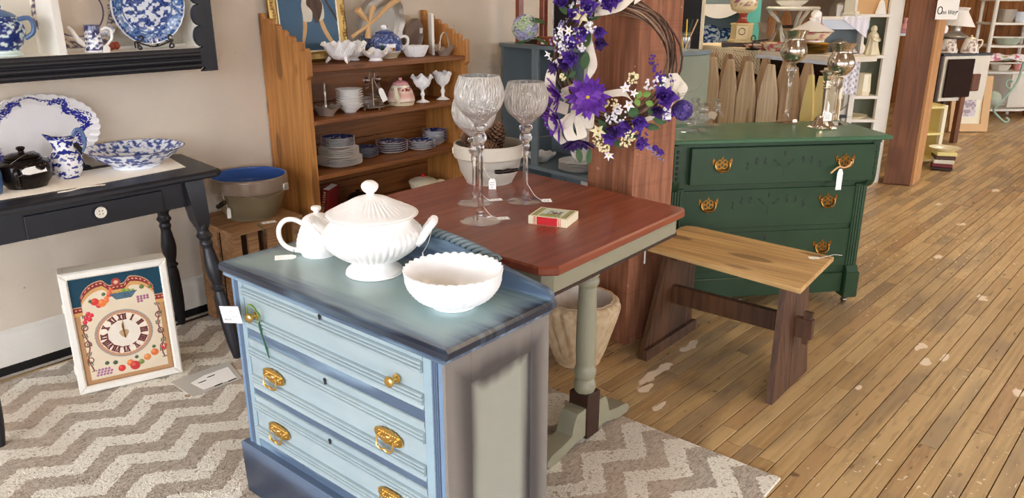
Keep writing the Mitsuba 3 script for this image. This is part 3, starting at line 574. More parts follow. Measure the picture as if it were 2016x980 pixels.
c = willow(m, 62, .49, 8, LN((226, 232, 240)), LN((70, 96, 160)), DBL); th = np.arctan2(V0[:, 2], V0[:, 0])
c = over(c, (70, 110, 170), st(.66, .68, q)*st(.72, .70, q)); c = over(c, (84, 126, 180), (q > .74)*(meshkit.fbm(V0*95, 2, 5) > .44)*.75); c = over(c, (40, 66, 130), st(.90, .92, q)*st(.965, .955, q)*(np.sin(th*60) > -.3)); c = over(c, (236, 240, 246), st(.972, .98, q))
solo('plate', 'large blue and white transfer plate displayed on an iron stand in the wall shelf', 'plate', m, 'vcg', (1.66, 3.44, 1.509), color=c)
t = Th('plate_stand', 'black wrought iron plate stand with curled feet under the large blue plate', 'plate stand', (1.66, 3.44, 1.325))
curl = lambda s: [(s*.075, -.035, .052), (s*.062, -.042, .058), (s*.055, -.04, .045), (s*.066, -.035, .036), (s*.08, -.028, .035), (s*.07, -.025, .02), (s*.062, -.03, .006), (s*.074, -.034, .0045), (s*.08, -.034, .014), (s*.072, -.034, .02)]
for s in (-1, 1): t.p('scroll', tube(curl(s), .0035, 7, 5), 'iron'); t.p('back_leg', tube([(s*.07, -.026, .03), (s*.06, .03, .03), (s*.045, .065, .004)], .003, 6, 4), 'iron')
t.p('crossbar', tube([(-.07, -.026, .03), (0, -.02, .01), (.07, -.026, .03)], .003, 6, 4), 'iron')
solo('ornament', 'small amber and brown ornament between the platter and the plate stand', 'ornament', cat(ball(.018, (0, 0, .018), (1.2, .9, 1)), ball(.014, (.026, .004, .018), (1, .8, 1.2))), 'rust', (1.495, 3.47, 1.326))
# ---------------------------------------------------------------- on the black table
TB = .846
m = slab([(.62, 3.16), (1.20, 3.135), (1.60, 3.17), (1.655, 3.42), (.62, 3.44)], TB, TB+.002, .0006)
solo('table_runner', 'cream linen runner lying along the black side table', 'cloth', m, 'linen')
TB += .0025
m = rot(disc(.245, .165, .022, 340, 150, .66, 34, .035), 11, (1, 0, 0)); V0 = m.vertices; u, w = V0[:, 0]/.245, V0[:, 2]/.165; q = np.hypot(u, w); th = np.arctan2(w, u)
gar = np.abs(q-.74-.05*np.sin(th*7)-.03*np.sin(th*13+1)); f = meshkit.fbm(V0*210, 2, 2)
c = np.tile(LN((226, 222, 220)), (len(q), 1)); c = over(c, (42, 46, 132), (gar < .075*f*2.0-.005)*(f > .36)*(np.sin(th*2.5+.8) > -.75)); c = over(c, (34, 40, 120), (np.abs(q-.83+.06*np.cos(th*9)) < .028)*(f > .5)*(np.sin(th*5) > -.2))
solo('platter', 'large white oval platter with a cobalt leaf garland and scalloped rim leaning on the wall', 'platter', m, 'vcg', (1.175, 3.535, TB+.165), color=c)
t = Th('bean_pot', 'glossy dark brown lidded bean pot on the black table', 'pot', (1.03, 3.305, TB))
t.p('body', lathe(sp([(0, 0), (.062, 0), (.070, .006), (.088, .03), (.094, .055), (.092, .085), (.082, .098), (.066, .104), (.064, .112), (0, .112)], 3), 40), 'gloss_black')
t.p('lid', lathe(sp([(0, .112), (.058, .113), (.056, .122), (.03, .13), (.012, .132), (.010, .138), (.016, .146), (.010, .153), (0, .154)], 3), 32), 'gloss_black')
t.p('handle', tube([(-.05, -.075, .085), (-.06, -.098, .088), (-.066, -.106, .07), (-.064, -.102, .03), (-.05, -.075, .02)], .0085, 10, 5), 'gloss_black')
t.p('wire', tube([(-.06, -.05, .10), (-.02, -.06, .125), (.03, -.03, .135), (.06, .02, .115)], .0015, 6, 5), 'steel_wire', label='thin wire over the lid')
tag('long white and teal tag hanging from the handle of the brown bean pot', (.985, 3.19, .925), (-.1, .3, .95), (.60, -.05, -.78), .028, .10, lines=0, knot=(.968, 3.2, .91), sname='wire', smat='steel_wire')
PR = [(0, 0), (.036, 0), (.040, .005), (.052, .025), (.060, .055), (.057, .085), (.044, .108), (.036, .122), (.037, .14), (.043, .158), (.046, .166)]
def lip(th, k, r, z):
    a = np.exp(-((np.angle(np.exp(1j*(th-2.75))))/.5)**2); g = np.clip((z-.115)/.05, 0, 1); return r+a*g*.022, z+a*g*.014-np.exp(-((np.angle(np.exp(1j*(th-1.2))))/.9)**2)*g*.008
m = shell(sp(PR, 9), .003, 130, lip); f = meshkit.fbm(m.vertices*64, 3, 6); c = over(np.tile(WHT, (len(f), 1)), (30, 42, 124), st(.5, .54, f)); c = over(c, (28, 34, 110), st(.155, .158, m.vertices[:, 2])*st(.5, .48, f))
t = Th('cream_jug', 'small white jug with cobalt flowers and a curled blue handle beside the bean pot', 'jug', (1.195, 3.34, TB)); t.p('body', m, 'vcg', True, color=c)
t.p('handle', tube([(.03, -.02, .155), (.04, -.028, .185), (.055, -.036, .19), (.065, -.04, .17), (.066, -.04, .13), (.055, -.034, .10)], [.006, .0075, .0075, .007, .006, .004], 10, 5), 'blue_paint', label='cobalt blue handle')
t = Th('plate_rest', 'black scroll plate rest behind the blue and white jug', 'plate stand', (1.275, 3.455, TB))
t.p('scroll', flat([(-.05, 0), (.05, 0), (.05, .012), (.03, .02), (.02, .05), (.03, .09), (.012, .115), (-.012, .11), (-.02, .08), (-.01, .05), (-.03, .03), (-.05, .02)], -.008, .008), 'black'); t.p('base', bx(-.05, .05, -.02, .02, 0, .008, .002), 'black')
bowl = [(0, 0), (.088, 0), (.094, .004), (.098, .012), (.135, .034), (.165, .055), (.188, .074), (.198, .080), (.203, .082)]
m = shell(sp(bowl, 10), .004, 260); V0 = m.vertices; q = np.hypot(V0[:, 0], V0[:, 1]); c = willow(m, 66, .52, 12, LN((228, 232, 238)), LN((70, 92, 160)), LN((40, 46, 110))); c = over(c, (44, 44, 96), st(.1955, .198, q)); c = over(c, (226, 230, 236), (q < .10).astype(float)*.8)
m = rot(m, 0); solo('wash_bowl', 'wide blue and white transferware wash bowl at the right end of the black table', 'bowl', m, 'vcg', (1.472, 3.345, TB), color=c)
solo('jar', 'dark blue jar cut by the left edge of the picture on the black table', 'jar', lathe(sp([(0, 0), (.04, 0), (.05, .02), (.055, .07), (.045, .11), (.03, .13), (.034, .15), (0, .15)], 3), 28), 'blue_paint', (.885, 3.27, TB))
solo('torn_ribbon', 'torn white ribbon lying on the front edge of the black table', 'ribbon', strip(sp([(1.06, 3.10, TB+.001), (1.10, 3.085, TB+.004), (1.15, 3.11, TB+.002), (1.19, 3.088, TB+.005), (1.23, 3.092, TB+.001)], 4), np.tile([(.004, .009, 0)], (17, 1))), 'linen')
# ---------------------------------------------------------------- cross-stitched clock leaning under the table
a = math.radians(-18.5); le = math.radians(2.5); X = np.array([math.cos(a), math.sin(a), 0]); B = np.array([-math.sin(a), math.cos(a), 0]); Z = np.array([0, 0, 1.])
Yc, Zc = B*math.cos(le)-Z*math.sin(le), B*math.sin(le)+Z*math.cos(le); O = np.array([1.008, 3.115, .016]); M4 = np.eye(4); M4[:3, 0], M4[:3, 1], M4[:3, 2], M4[:3, 3] = X, Yc, Zc, O
t = Th('clock', 'white box clock with a cross-stitched fruit face and roman numerals, on the rug', 'clock', M=T(M4)); cw, ch, cd = .39, .51, .10
t.p('case', cat(bx(0, .02, .012, cd, 0, ch, .002), bx(cw-.02, cw, .012, cd, 0, ch, .002), bx(.02, cw-.02, .012, cd, 0, .02), bx(.02, cw-.02, .012, cd, ch-.02, ch), bx(.01, cw-.01, cd-.008, cd, .01, ch-.01)), 'offwhite')
for P in ([(0, 0), (cw, 0), (cw-.03, .03), (.03, .03)], [(cw, 0), (cw, ch), (cw-.03, ch-.03), (cw-.03, .03)], [(cw, ch), (0, ch), (.03, ch-.03), (cw-.03, ch-.03)], [(0, ch), (0, 0), (.03, .03), (.03, ch-.03)]):
    I = np.array(Polygon(P).buffer(-.006, join_style=2).exterior.coords)[:-1]; P = np.array(P)
    t.p('frame_rail', mm(m3.Manifold.hull_points(np.array([(x, .012, z) for x, z in P]+[(x, .004, z) for x, z in P]+[(x, -.004, z) for x, z in I], np.float32))), 'white_paint')
fw, fh = cw-.06, ch-.06; m = gridm(200, 270, lambda u, v: (.03+u*fw, .010+0*u, .03+v*fh))
x, z = m.vertices[:, 0]-.03, m.vertices[:, 2]-.03; u, v = x/fw, z/fh; s = np.abs(u-.5)
A = np.where(s < .07, .895, np.where(s < .16, .895+.055*st(.07, .16, s), np.where(s < .40, .95-.20*(1-np.sqrt(np.clip(1-((s-.16)/.26)**2, 0, 1))), .74)))
c = np.tile(LN((214, 198, 172)), (len(u), 1)); d = A-v
edge = np.minimum(np.minimum(u, 1-u)*fw, v*fh); c = over(c, (176, 134, 92), (edge < .020)*(v < .76)); c = over(c, (150, 116, 86), (edge < .006)*(v < .76))
c = over(c, (198, 150, 92), (d > .05)*(d < .085)); c = over(c, (124, 48, 42), (d > 0)*(d < .05)); c = over(c, (216, 150, 130), (np.abs(d-.025) < .006)*((np.floor(u*46) % 2) > 0)); c = over(c, (198, 150, 120), (np.abs(d-.002) < .005)); c = over(c, (18, 58, 76), d < -.003)
c = over(c, (150, 60, 52), (np.hypot(x-fw/2, (z-.915*fh)) < .017)*1.); c = over(c, (216, 170, 140), (np.hypot(x-fw/2, z-.915*fh) < .008)*1.)
cx, cz = fw/2, fh*.43; r = np.hypot(x-cx, (z-cz)*1.06); ang = np.arctan2(z-cz, x-cx)
c = over(c, (150, 140, 132), (r > .098)*(r < .107)); c = over(c, (186, 134, 100), (np.abs(r-.096-.0016*np.sin(ang*44)) < .0046)); c = over(c, (226, 214, 194), r < .0905); c = over(c, (222, 212, 196), r < .057); c = over(c, (160, 116, 56), (r < .017+.002*np.sin(ang*3))*.75)  # grey ring outside the dial is a shadow painted into the face
for sg in (-1, 1):
    w = .41+.018*np.sin(v*24+(0 if sg > 0 else 2)); dd = np.abs(sg*(u-.5)-w); c = over(c, (122, 62, 58), (dd < .008)*(v > .12)*(v < .66)); c = over(c, (122, 62, 58), (np.abs(np.hypot(sg*(u-.5)-.41, ((v*fh/.07) % 1-.5)*.2)-.032) < .006)*(v > .14)*(v < .66)); c = over(c, (70, 84, 52), (np.abs(dd-.02) < .006)*(np.sin(v*70) > .3)*(v > .12)*(v < .66))
RN = random.Random(5)
FR = [(-.085+.02*RN.random()+.012*i, .325+.011*i+RN.uniform(-.006, .006), RN.uniform(.008, .013), RN.choice([(196, 60, 56), (214, 110, 60), (180, 50, 60), (206, 90, 60)])) for i in range(6)]+[(-.115+.014*(i % 2)-.004*i, .30-.008*i, .010, (196, 50, 60)) for i in range(5)]+[(-.06, .335, .017, (218, 120, 60)), (-.085, .345, .016, (196, 60, 50))]
FR += [(-.01+.016*i, .365+RN.uniform(-.006, .010), RN.uniform(.008, .012), RN.choice([(200, 64, 56), (120, 140, 60), (206, 130, 70), (160, 110, 60)])) for i in range(5)]+[(.07+.012*(i % 4), .335-.010*(i//4), .006, (150, 84, 120)) for i in range(10)]
FR += [(-.12+.012*(i % 5)+.004*(i//5), .035+.011*(i//5), .006, (150, 90, 130)) for i in range(14)]+[(-.03, .045, .015, (196, 56, 52)), (.005, .06, .015, (214, 120, 64)), (.02, .045, .02, (186, 60, 56)), (.045, .055, .012, (120, 130, 66)), (.07, .07, .015, (206, 130, 70)), (.10, .085, .016, (206, 110, 60)), (.13, .10, .007, (180, 50, 50)), (.14, .092, .007, (180, 50, 50)), (.145, .106, .007, (180, 50, 50))]
FR += [(-.10, .35, .008, (70, 96, 60)), (-.05, .37, .008, (70, 96, 60)), (.09, .375, .010, (90, 110, 60)), (.12, .37, .008, (90, 110, 60)), (-.05, .075, .010, (60, 84, 60)), (-.08, .08, .009, (60, 84, 60)), (.03, .08, .008, (60, 84, 60)), (.1, .11, .008, (70, 96, 60))]
for a_, b_, r_, k_ in FR: c = over(c, k_, st(r_, r_-.002, np.hypot(x-cx-a_, z-b_)))
for a_, b_, r_, k_ in FR: c = over(c, tuple(min(255, q_+34) for q_ in k_), st(r_*.45, r_*.3, np.hypot(x-cx-a_+r_*.3, z-b_-r_*.3))*.8)
bk = (z < .366)*(z > .338)*(np.abs(x-cx-.02) < .052-(.366-z)*.9); c = over(c, (40, 72, 96), bk*1.); c = over(c, (110, 130, 140), bk*((np.sin((x+z)*700) > .8)|(np.sin((x-z)*700) > .8)))
t.p('face', m, 'vc', True, color=c, label='cross-stitched face with fruit garlands')
def roman(sx):
    w = 0; G = []
    for ch_ in sx:
        if ch_ == 'I': G.append(Polygon([(w, 0), (w+.005, 0), (w+.005, .026), (w, .026)])); k = .005
        elif ch_ == 'V': G += [Polygon([(w, .026), (w+.005, .026), (w+.0095, 0), (w+.0065, 0)]), Polygon([(w+.0125, .026), (w+.0145, .026), (w+.0095, 0), (w+.0075, 0)])]; k = .0145
        else: G += [Polygon([(w, .026), (w+.005, .026), (w+.0145, 0), (w+.0095, 0)]), Polygon([(w+.0125, .026), (w+.0145, .026), (w+.002, 0), (w, 0)])]; k = .0145
        G += [Polygon([(w-.0012, y), (w+k+.0012, y), (w+k+.0012, y+.0018), (w-.0012, y+.0018)]) for y in (0, .0242)]; w += k+.0028
    return affinity.translate(union_all([g.buffer(.0008) for g in G]), -(w-.0028)/2, 0)
for i, sx in enumerate('XII I II III IIII V VI VII VIII IX X XI'.split()):
    m = ext(roman(sx), .0008); m = tr(m, 0, .0605, 0); m = rot(m, -30*i); v_ = m.vertices
    t.p('numeral', tm(np.c_[v_[:, 0]+.03+cx, .0096-v_[:, 2], v_[:, 1]*.95+.03+cz], m.faces[:, ::-1]), 'maroon')
for g, L in ((0, .060), (7, .046)):
    m = rot(ext([(-.0012, -.02), (.0012, -.02), (.002, L*.6), (0, L), (-.002, L*.6)], .001), g); v_ = m.vertices
    t.p('clock_hand', tm(np.c_[v_[:, 0]+.03+cx, .0075-v_[:, 2], v_[:, 1]+.03+cz], m.faces[:, ::-1]), 'old_brass')
for zz in (.09, .35): t.p('hinge', bx(-.004, .002, .008, .02, zz, zz+.035, .001), 'white_paint')
t = Th('floor_vent', 'pale metal floor vent cover with a torn white sticker beside the clock', 'floor vent')
t.p('plate', slab([(1.30, 2.955), (1.565, 2.945), (1.515, 2.76), (1.297, 2.765)], .0102, .0135, .001), 'grey_vent'); t.p('sticker', slab([(1.35, 2.88), (1.42, 2.90), (1.53, 2.895), (1.50, 2.775), (1.42, 2.79), (1.355, 2.785)], .0136, .0145, .0003), 'paper')
for i, (a_, b_) in enumerate(((1.40, 2.775), (1.46, 2.77), (1.37, 2.85), (1.42, 2.868))): t.p('slot', bx(a_, a_+.035, b_, b_+.006, .0136, .0149), 'black')
t.p('pull_ring', rot(tube([(.008*math.cos(q_), .008*math.sin(q_), 0) for q_ in np.linspace(0, 6.28, 16)], .0016, 6), 0).apply_translation((1.288, 2.79, .0125)), 'old_brass')
# ---------------------------------------------------------------- crate with stoneware bowl
CP = [(1.75, 3.13), (2.15, 3.15), (2.175, 3.53), (1.785, 3.53)]
t = Th('crate', 'old wooden crate stood on end beside the bookcase, carrying the stoneware bowl', 'crate')
for i in range(3):
    f0, f1 = i/3+.004, (i+1)/3-.004; L = lambda a_, b_, k: np.array(a_)+(np.array(b_)-np.array(a_))*k
    t.p('top_board', slab([L(CP[0], CP[3], f0), L(CP[1], CP[2], f0), L(CP[1], CP[2], f1), L(CP[0], CP[3], f1)], .498, .52, .002), 'crate_wood')
for (x_, y_, s_) in ((1.765, 3.145, 1), (2.105, 3.16, 1), (1.80, 3.485, 1), (2.125, 3.485, 1)): t.p('post', bx(x_, x_+.04, y_, y_+.03, .011, .498, .002), 'crate_wood')
for x_ in (1.845, 1.95): t.p('side_slat', bx(x_, x_+.055, 3.156, 3.17, .02, .498, .001), 'crate_wood')
for y_ in (3.19, 3.30, 3.40): t.p('side_slat', bx(1.772, 1.784, y_, y_+.08, .02, .498, .001), 'crate_wood')
t.p('back_board', bx(1.80, 2.16, 3.505, 3.515, .03, .49), 'dark_wood'); t.p('bottom_board', bx(1.79, 2.15, 3.17, 3.50, .02, .04), 'crate_wood')
def crock(name, lab, loc, R, h, col_in, band, body_c, rz=0, relief=False):
    t = Th(name, lab, 'bowl', loc, rz)
    o = sp([(0, 0), (R*.60, 0), (R*.66, h*.03), (R*.80, h*.28), (R*.91, h*.60), (R*.93, h*.64)], 4).tolist()+[(R*.985, h*.66), (R, h*.70), (R, h*.94), (R*.985, h)]
    def f(th, k, r, z):
        if relief:
            w = np.clip(1-np.abs(z/h-.34)/.2, 0, 1); p8 = (th*8/(2*PI)) % 1-.5; return r+.004*w*np.abs(np.cos(p8*24))*(np.abs(p8) < .3), z
        return r, z
    m = shell(o, R*.05, 96, f); V = m.vertices; q = np.hypot(V[:, 0], V[:, 1]); n = np.asarray(m.vertex_normals); inn = ((n[:, 0]*V[:, 0]+n[:, 1]*V[:, 1]) < -.001)&(V[:, 2] > .006)&(q < R*.96)
    c = np.tile(LN(body_c), (len(q), 1)); c = over(c, band, (V[:, 2] > h*.64)*1.); c = over(c, col_in, inn*1.); t.p('body', m, 'vcg', True, color=c); return t
t = crock('stoneware_bowl', 'brown stoneware bowl with a bright blue inside on the wooden crate', (1.99, 3.335, .521), .182, .205, (66, 98, 164), (128, 110, 94), (112, 98, 74))
t.p('lug', bx(.075, .105, -.175, -.158, .135, .17, .004), 'pewter'); t.p('wire_bail', tube([(-.14, -.125, .15), (-.06, -.19, .125), (.03, -.20, .135), (.09, -.172, .155)], .0016, 6, 6), 'steel_wire')
t.p('wire_bail', tube([(-.178, -.03, .155), (-.20, -.06, .14), (-.205, -.075, .11)], .0016, 6, 4), 'steel_wire'); t.p('bail_grip', tr(rot(lathe(sp([(0, -.03), (.009, -.028), (.011, -.018), (.009, -.01), (.012, 0), (.009, .01), (.011, .018), (.009, .028), (0, .03)], 3), 14), 60, (1, .3, 0)), -.20, -.075, .105), 'gloss_black')
tag('white tag with a green cord on the front edge of the crate', (1.925, 3.17, .5225), (.3, 1, 0), (1, -.25, 0), .035, .075, lines=2)
solo('green_cord', 'short green cord looped beside the tag on the crate edge', 'cord', tube([(1.93, 3.165, .524), (1.90, 3.15, .524), (1.905, 3.128, .515), (1.915, 3.12, .49), (1.93, 3.125, .47)], .0015, 6, 5), 'green_string')
tag('small white tag hanging by the left side of the blue-lined stoneware bowl', (1.83, 3.27, .60), (1, 0, 0), (0, 0, -1), .02, .05, lines=0, knot=(1.812, 3.28, .675))
# ---------------------------------------------------------------- in the bookcase
def hobnail(name, lab, loc, pr, R, ruffle=.012, nr=10, rows=(.2, .9), n=96, feet=False, rz=0, ru=None, group=None, nub=True):
    """milk glass with rows of nubs and a ruffled rim"""
    pr = sp(pr, 4); zt = pr[-1][1]; z0 = pr[0][1]
    def f(th, k, r, z):
        g = np.clip((r/R-.72)/.28, 0, 1)*(z > zt*.5); w = np.sin(th*nr/2*2+.4*np.sin(th*3))
        return r*(1+.10*g*w), z+ruffle*g*np.cos(th*nr+1.1)*g
    t = Th(name, lab, 'bowl' if 'bowl' in name else 'compote', loc, rz, group); t.p('body', shell(pr, .0035, n, f), 'milk_glass')
    if nub:
        nb = []; zz = np.linspace(z0+(zt-z0)*rows[0], z0+(zt-z0)*rows[1], 7)
        ps = np.array(pr); i0 = len(ps)//4
        for i, z in enumerate(zz):
            r = np.interp(z, ps[i0:, 1], ps[i0:, 0]); k = max(10, int(2*PI*r/.0125))
            nb += [ball(.0042, (r*math.cos(a), r*math.sin(a), z), (1, 1, 1), 1) for a in (np.arange(k)+.5*(i % 2))*2*PI/k]
        t.p('hobnails', cat(nb), 'milk_glass', sm=True, kind='stuff')
    if feet:
        for a in (.3, .3+2*PI/3, .3+4*PI/3): t.p('foot', tube([(R*.55*math.cos(a), R*.55*math.sin(a), .03), (R*.72*math.cos(a), R*.72*math.sin(a), .014), (R*.80*math.cos(a), R*.80*math.sin(a), .002)], [.010, .008, .004], 8, 4), 'milk_glass')
    return t
s1 = 1.2115
hobnail('hobnail_bowl', 'ruffled white hobnail bowl on three feet at the left end of the top shelf', (2.585, 3.33, s1), [(0, .018), (.03, .018), (.045, .03), (.062, .055), (.075, .075), (.088, .092), (.094, .1)], .094, .010, 9, (.3, .75), feet=True)
hobnail('hobnail_bowl', 'ruffled white hobnail bowl with a round foot behind the three-footed bowl', (2.735, 3.42, s1), [(0, 0), (.035, 0), (.036, .006), (.028, .014), (.05, .03), (.064, .055), (.07, .08), (.076, .098)], .076, .008, 8, (.3, .8), rz=30)
hobnail('ruffled_bowl', 'low ruffled milk glass bowl beside the snowy cabin teapot', (2.795, 3.30, s1), [(0, 0), (.034, 0), (.036, .006), (.03, .014), (.05, .025), (.07, .045), (.085, .055)], .085, .014, 6, rz=10, nub=False)
hobnail('hobnail_bowl', 'plain-rimmed white hobnail bowl beside the silver basket on the top shelf', (3.14, 3.36, s1), [(0, 0), (.045, 0), (.05, .005), (.06, .022), (.07, .045), (.076, .062)], .078, .002, 12, (.12, .85))
t = Th('teapot', 'dark blue snowflake teapot painted with a cabin and a fir tree on the top shelf', 'teapot', (2.965, 3.415, s1))
m = lathe(sp([(0, 0), (.062, 0), (.066, .006), (.086, .03), (.094, .058), (.088, .085), (.066, .105), (.045, .113), (0, .113)], 5), 110); V0 = m.vertices
ang = np.arctan2(V0[:, 1], V0[:, 0])+PI*.72; ang = np.angle(np.exp(1j*ang)); h = V0[:, 2]
c = np.tile(LN((70, 84, 134)), (len(h), 1)); c = over(c, (176, 188, 216), (meshkit.noise(V0*190, 3) > .74)*.8); V0 = V0*[1, 1, 1]; c = over(c, (196, 180, 150), (h < .028)*1.); c = over(c, (240, 240, 240), (h > .026)*(h < .032)*(ang > -.6))
k = np.clip((.078-h)/.05, 0, 1); c = over(c, (24, 60, 44), (np.abs(ang+.18) < .03+.20*k*((h*90) % 1*.5+.5))*(h > .03)*(h < .078)); c = over(c, (206, 160, 110), (ang > .14)*(ang < .62)*(h > .03)*(h < .052)); c = over(c, (60, 40, 34), (np.abs(np.abs(ang-.38)-.12) < .05)*(h > .036)*(h < .047)); c = over(c, (242, 240, 238), (ang > .08)*(ang < .66)*(h >= .052)*(h < .066))
m.vertices[:, 2] *= 1.2; t.p('body', m, 'vcg', True, color=c)
k = lathe(sp([(0, .112), (.05, .113), (.045, .122), (.02, .130), (.012, .132), (.019, .14), (.017, .152), (0, .157)], 4), 40); cc = over(np.tile(LN((58, 74, 124)), (len(k.vertices), 1)), (244, 244, 244), (k.vertices[:, 2] > .131)*1.); cc = over(cc, (90, 40, 40), (k.vertices[:, 2] > .142)*(k.vertices[:, 0] > .002)); k.vertices[:, 2] += .023; t.p('lid', k, 'vcg', True, color=cc)
t.p('spout', tube([(-.06, .04, .05), (-.088, .06, .075), (-.10, .072, .122)], [.018, .014, .011], 10, 5), 'blue_paint'); t.p('handle', tube([(.05, -.035, .09), (.075, -.06, .115), (.10, -.075, .11), (.105, -.07, .075), (.082, -.045, .045)], .008, 8, 5), 'white_glaze')
# gilt framed picture of a walker on blue (stand-in for the printed figure)
t = Th('framed_picture', 'gilt framed picture of a walking traveller on deep blue, leaning on the top shelf', 'picture', M=T().translate([2.315, 3.515, s1]).rotate([1, 0, 0], -4))
w_, h_ = .475, .62
for P in ([(0, 0), (w_, 0), (w_-.05, .05), (.05, .05)], [(w_, 0), (w_, h_), (w_-.05, h_-.05), (w_-.05, .05)], [(w_, h_), (0, h_), (.05, h_-.05), (w_-.05, h_-.05)], [(0, h_), (0, 0), (.05, .05), (.05, h_-.05)]):
    I = np.array(Polygon(P).buffer(-.012, join_style=2).exterior.coords)[:-1]
    k = t.p('frame_rail', mm(m3.Manifold.hull_points(np.array([(x, .012, z) for x, z in P]+[(x, -.004, z) for x, z in P]+[(x, -.012, z) for x, z in I], np.float32))), 'gilt')
RN = random.Random(3)
t.p('gilt_ornament', cat([ball(RN.uniform(.006, .011), (x_, -.010, z_), (1, .5, 1.3), 1) for z_ in np.arange(.02, .6, .016) for x_ in (.018+RN.uniform(-.006, .008), w_-.022+RN.uniform(-.008, .006))]), 'gilt', sm=True, kind='stuff')
t.p('slip', cat(bx(.05, .058, -.004, .004, .05, h_-.05), bx(w_-.058, w_-.05, -.004, .004, .05, h_-.05), bx(.05, w_-.05, -.004, .004, .05, .058)), 'cream_glaze'); t.p('print', bx(.05, w_-.05, .0, .01, .05, h_-.05), 'print_blue', label='deep blue printed ground')
def pic(nm, P, mt, d=.0012, m_=3): k = ext(sp(P+[P[0]], m_), .0006); v = k.vertices; t.p(nm, tm(np.c_[v[:, 0], -d+v[:, 2], v[:, 1]], k.faces), mt, sm=False)
px = lambda L: [(.05+.375*a, .05+.52*b) for a, b in L]
pic('leg_print', px([(.40, .33), (.46, .33), (.44, .2), (.39, .1), (.38, -.0), (.33, .0), (.35, .12), (.38, .22)]), 'light_wood'); pic('leg_print', px([(.66, .34), (.72, .33), (.78, .22), (.86, .12), (.92, .07), (.88, .05), (.80, .1), (.70, .22)]), 'light_wood')
pic('shorts_print', px([(.40, .30), (.54, .30), (.58, .42), (.62, .31), (.76, .33), (.72, .52), (.42, .52)]), 'offwhite', .0018); pic('bag_print', px([(.50, .52), (.72, .50), (.74, .42), (.66, .30), (.60, .29), (.56, .40), (.48, .46)]), 'bench_leg', .0024)
pic('coat_print', px([(.34, .55), (.44, .80), (.66, .84), (.80, .80), (.86, .66), (.80, .52), (.60, .50), (.42, .54)]), 'rust', .002); pic('sleeve_print', px([(.52, .62), (.57, .84), (.64, .84), (.62, .62), (.56, .55), (.50, .56)]), 'light_wood', .003); pic('hat_print', px([(.28, .78), (.36, .70), (.48, .70), (.54, .78), (.52, .9), (.32, .9)]), 'gold_cloth', .0032)
pic('stick_print', px([(.80, .50), (.82, .51), (1.0, .30), (.99, .28)]), 'dark_wood', .0016)
m = rot(disc(.175, .185, .026, 96, 40, .7, 12, .05), 7, (1, 0, 0)); solo('tray', 'round pewter tray with a wavy rim leaning against the wall on the top shelf', 'tray', m, 'pewter', (3.015, 3.515, s1+.19))
t = Th('wooden_sticks', 'tan wooden utensils tied in a cross in front of the pewter tray', 'utensil')
t.p('stick', cat(tube([(2.765, 3.445, 1.335), (2.92, 3.452, 1.41), (3.02, 3.458, 1.475)], [.010, .010, .013], 8, 3), tube([(3.02, 3.458, 1.475), (3.13, 3.462, 1.535)], [.013, .022], 8)), 'light_wood')
for P in ([(2.885, 3.452, 1.40), (2.86, 3.45, 1.43), (2.815, 3.455, 1.475)], [(2.885, 3.452, 1.40), (2.905, 3.45, 1.44), (2.925, 3.455, 1.485)], [(2.885, 3.452, 1.40), (2.878, 3.447, 1.365), (2.872, 3.448, 1.32)]): t.p('paddle', tube(P, [.006, .013, .02], 8, 3), 'light_wood')
m = rot(disc(.075, .105, .016, 64, 30, .7, 10, .05), 8, (1, 0, 0)); solo('dish', 'brown smoked oval dish with a small sticker leaning at the right of the tray', 'dish', m, 'smoke', (3.27, 3.515, s1+.107))
solo('sticker', 'small cream price sticker on the brown oval dish', 'sticker', rot(bx(-.012, .012, -.001, 0, -.016, .016), 8, (1, 0, 0)), 'paper', (3.30, 3.472, s1+.135))
solo('white_board', 'thin white board standing edge-on behind the silver basket on the top shelf', 'board', slab([(3.268, 3.350), (3.279, 3.341), (3.388, 3.482), (3.377, 3.491)], s1, s1+.235, .002), 'white_paint')
def basket(name, lab, loc, mt, rz, R, hh, wave, cross=False):
    t = Th(name, lab, 'basket', loc, rz)
    def f(th, k, r, z): return r*(1+.12*np.cos(2*th)), z+wave*np.clip((r/R-.5)*2, 0, 1)*np.cos(2*th)*-1+.004*np.cos(th*10)*(r > R*.85)
    t.p('bowl', shell(sp([(0, 0), (R*.5, 0), (R*.55, .004), (R*.7, .02), (R*.9, .04), (R, .046)], 4), .002, 64, f), mt)
    P = [(R*1.0*math.sin(a)*.82, 0, .03+hh*(math.cos(a))) for a in np.linspace(-1.6, 1.6, 15)]
    if cross: P = [(0, p_[0], p_[2]) for p_ in P]
    t.p('handle', cat([tube([(p_[0]+.003*math.cos(i*1.3+k*PI), .003*math.sin(i*1.3+k*PI), p_[2]) for i, p_ in enumerate(P)], .003, 6, 3) for k in (0, 1)]), mt); return t
basket('basket', 'silver basket dish with a twisted arched handle at the right end of the top shelf', (3.318, 3.30, s1), 'pewter', 10, .060, .10, .018)
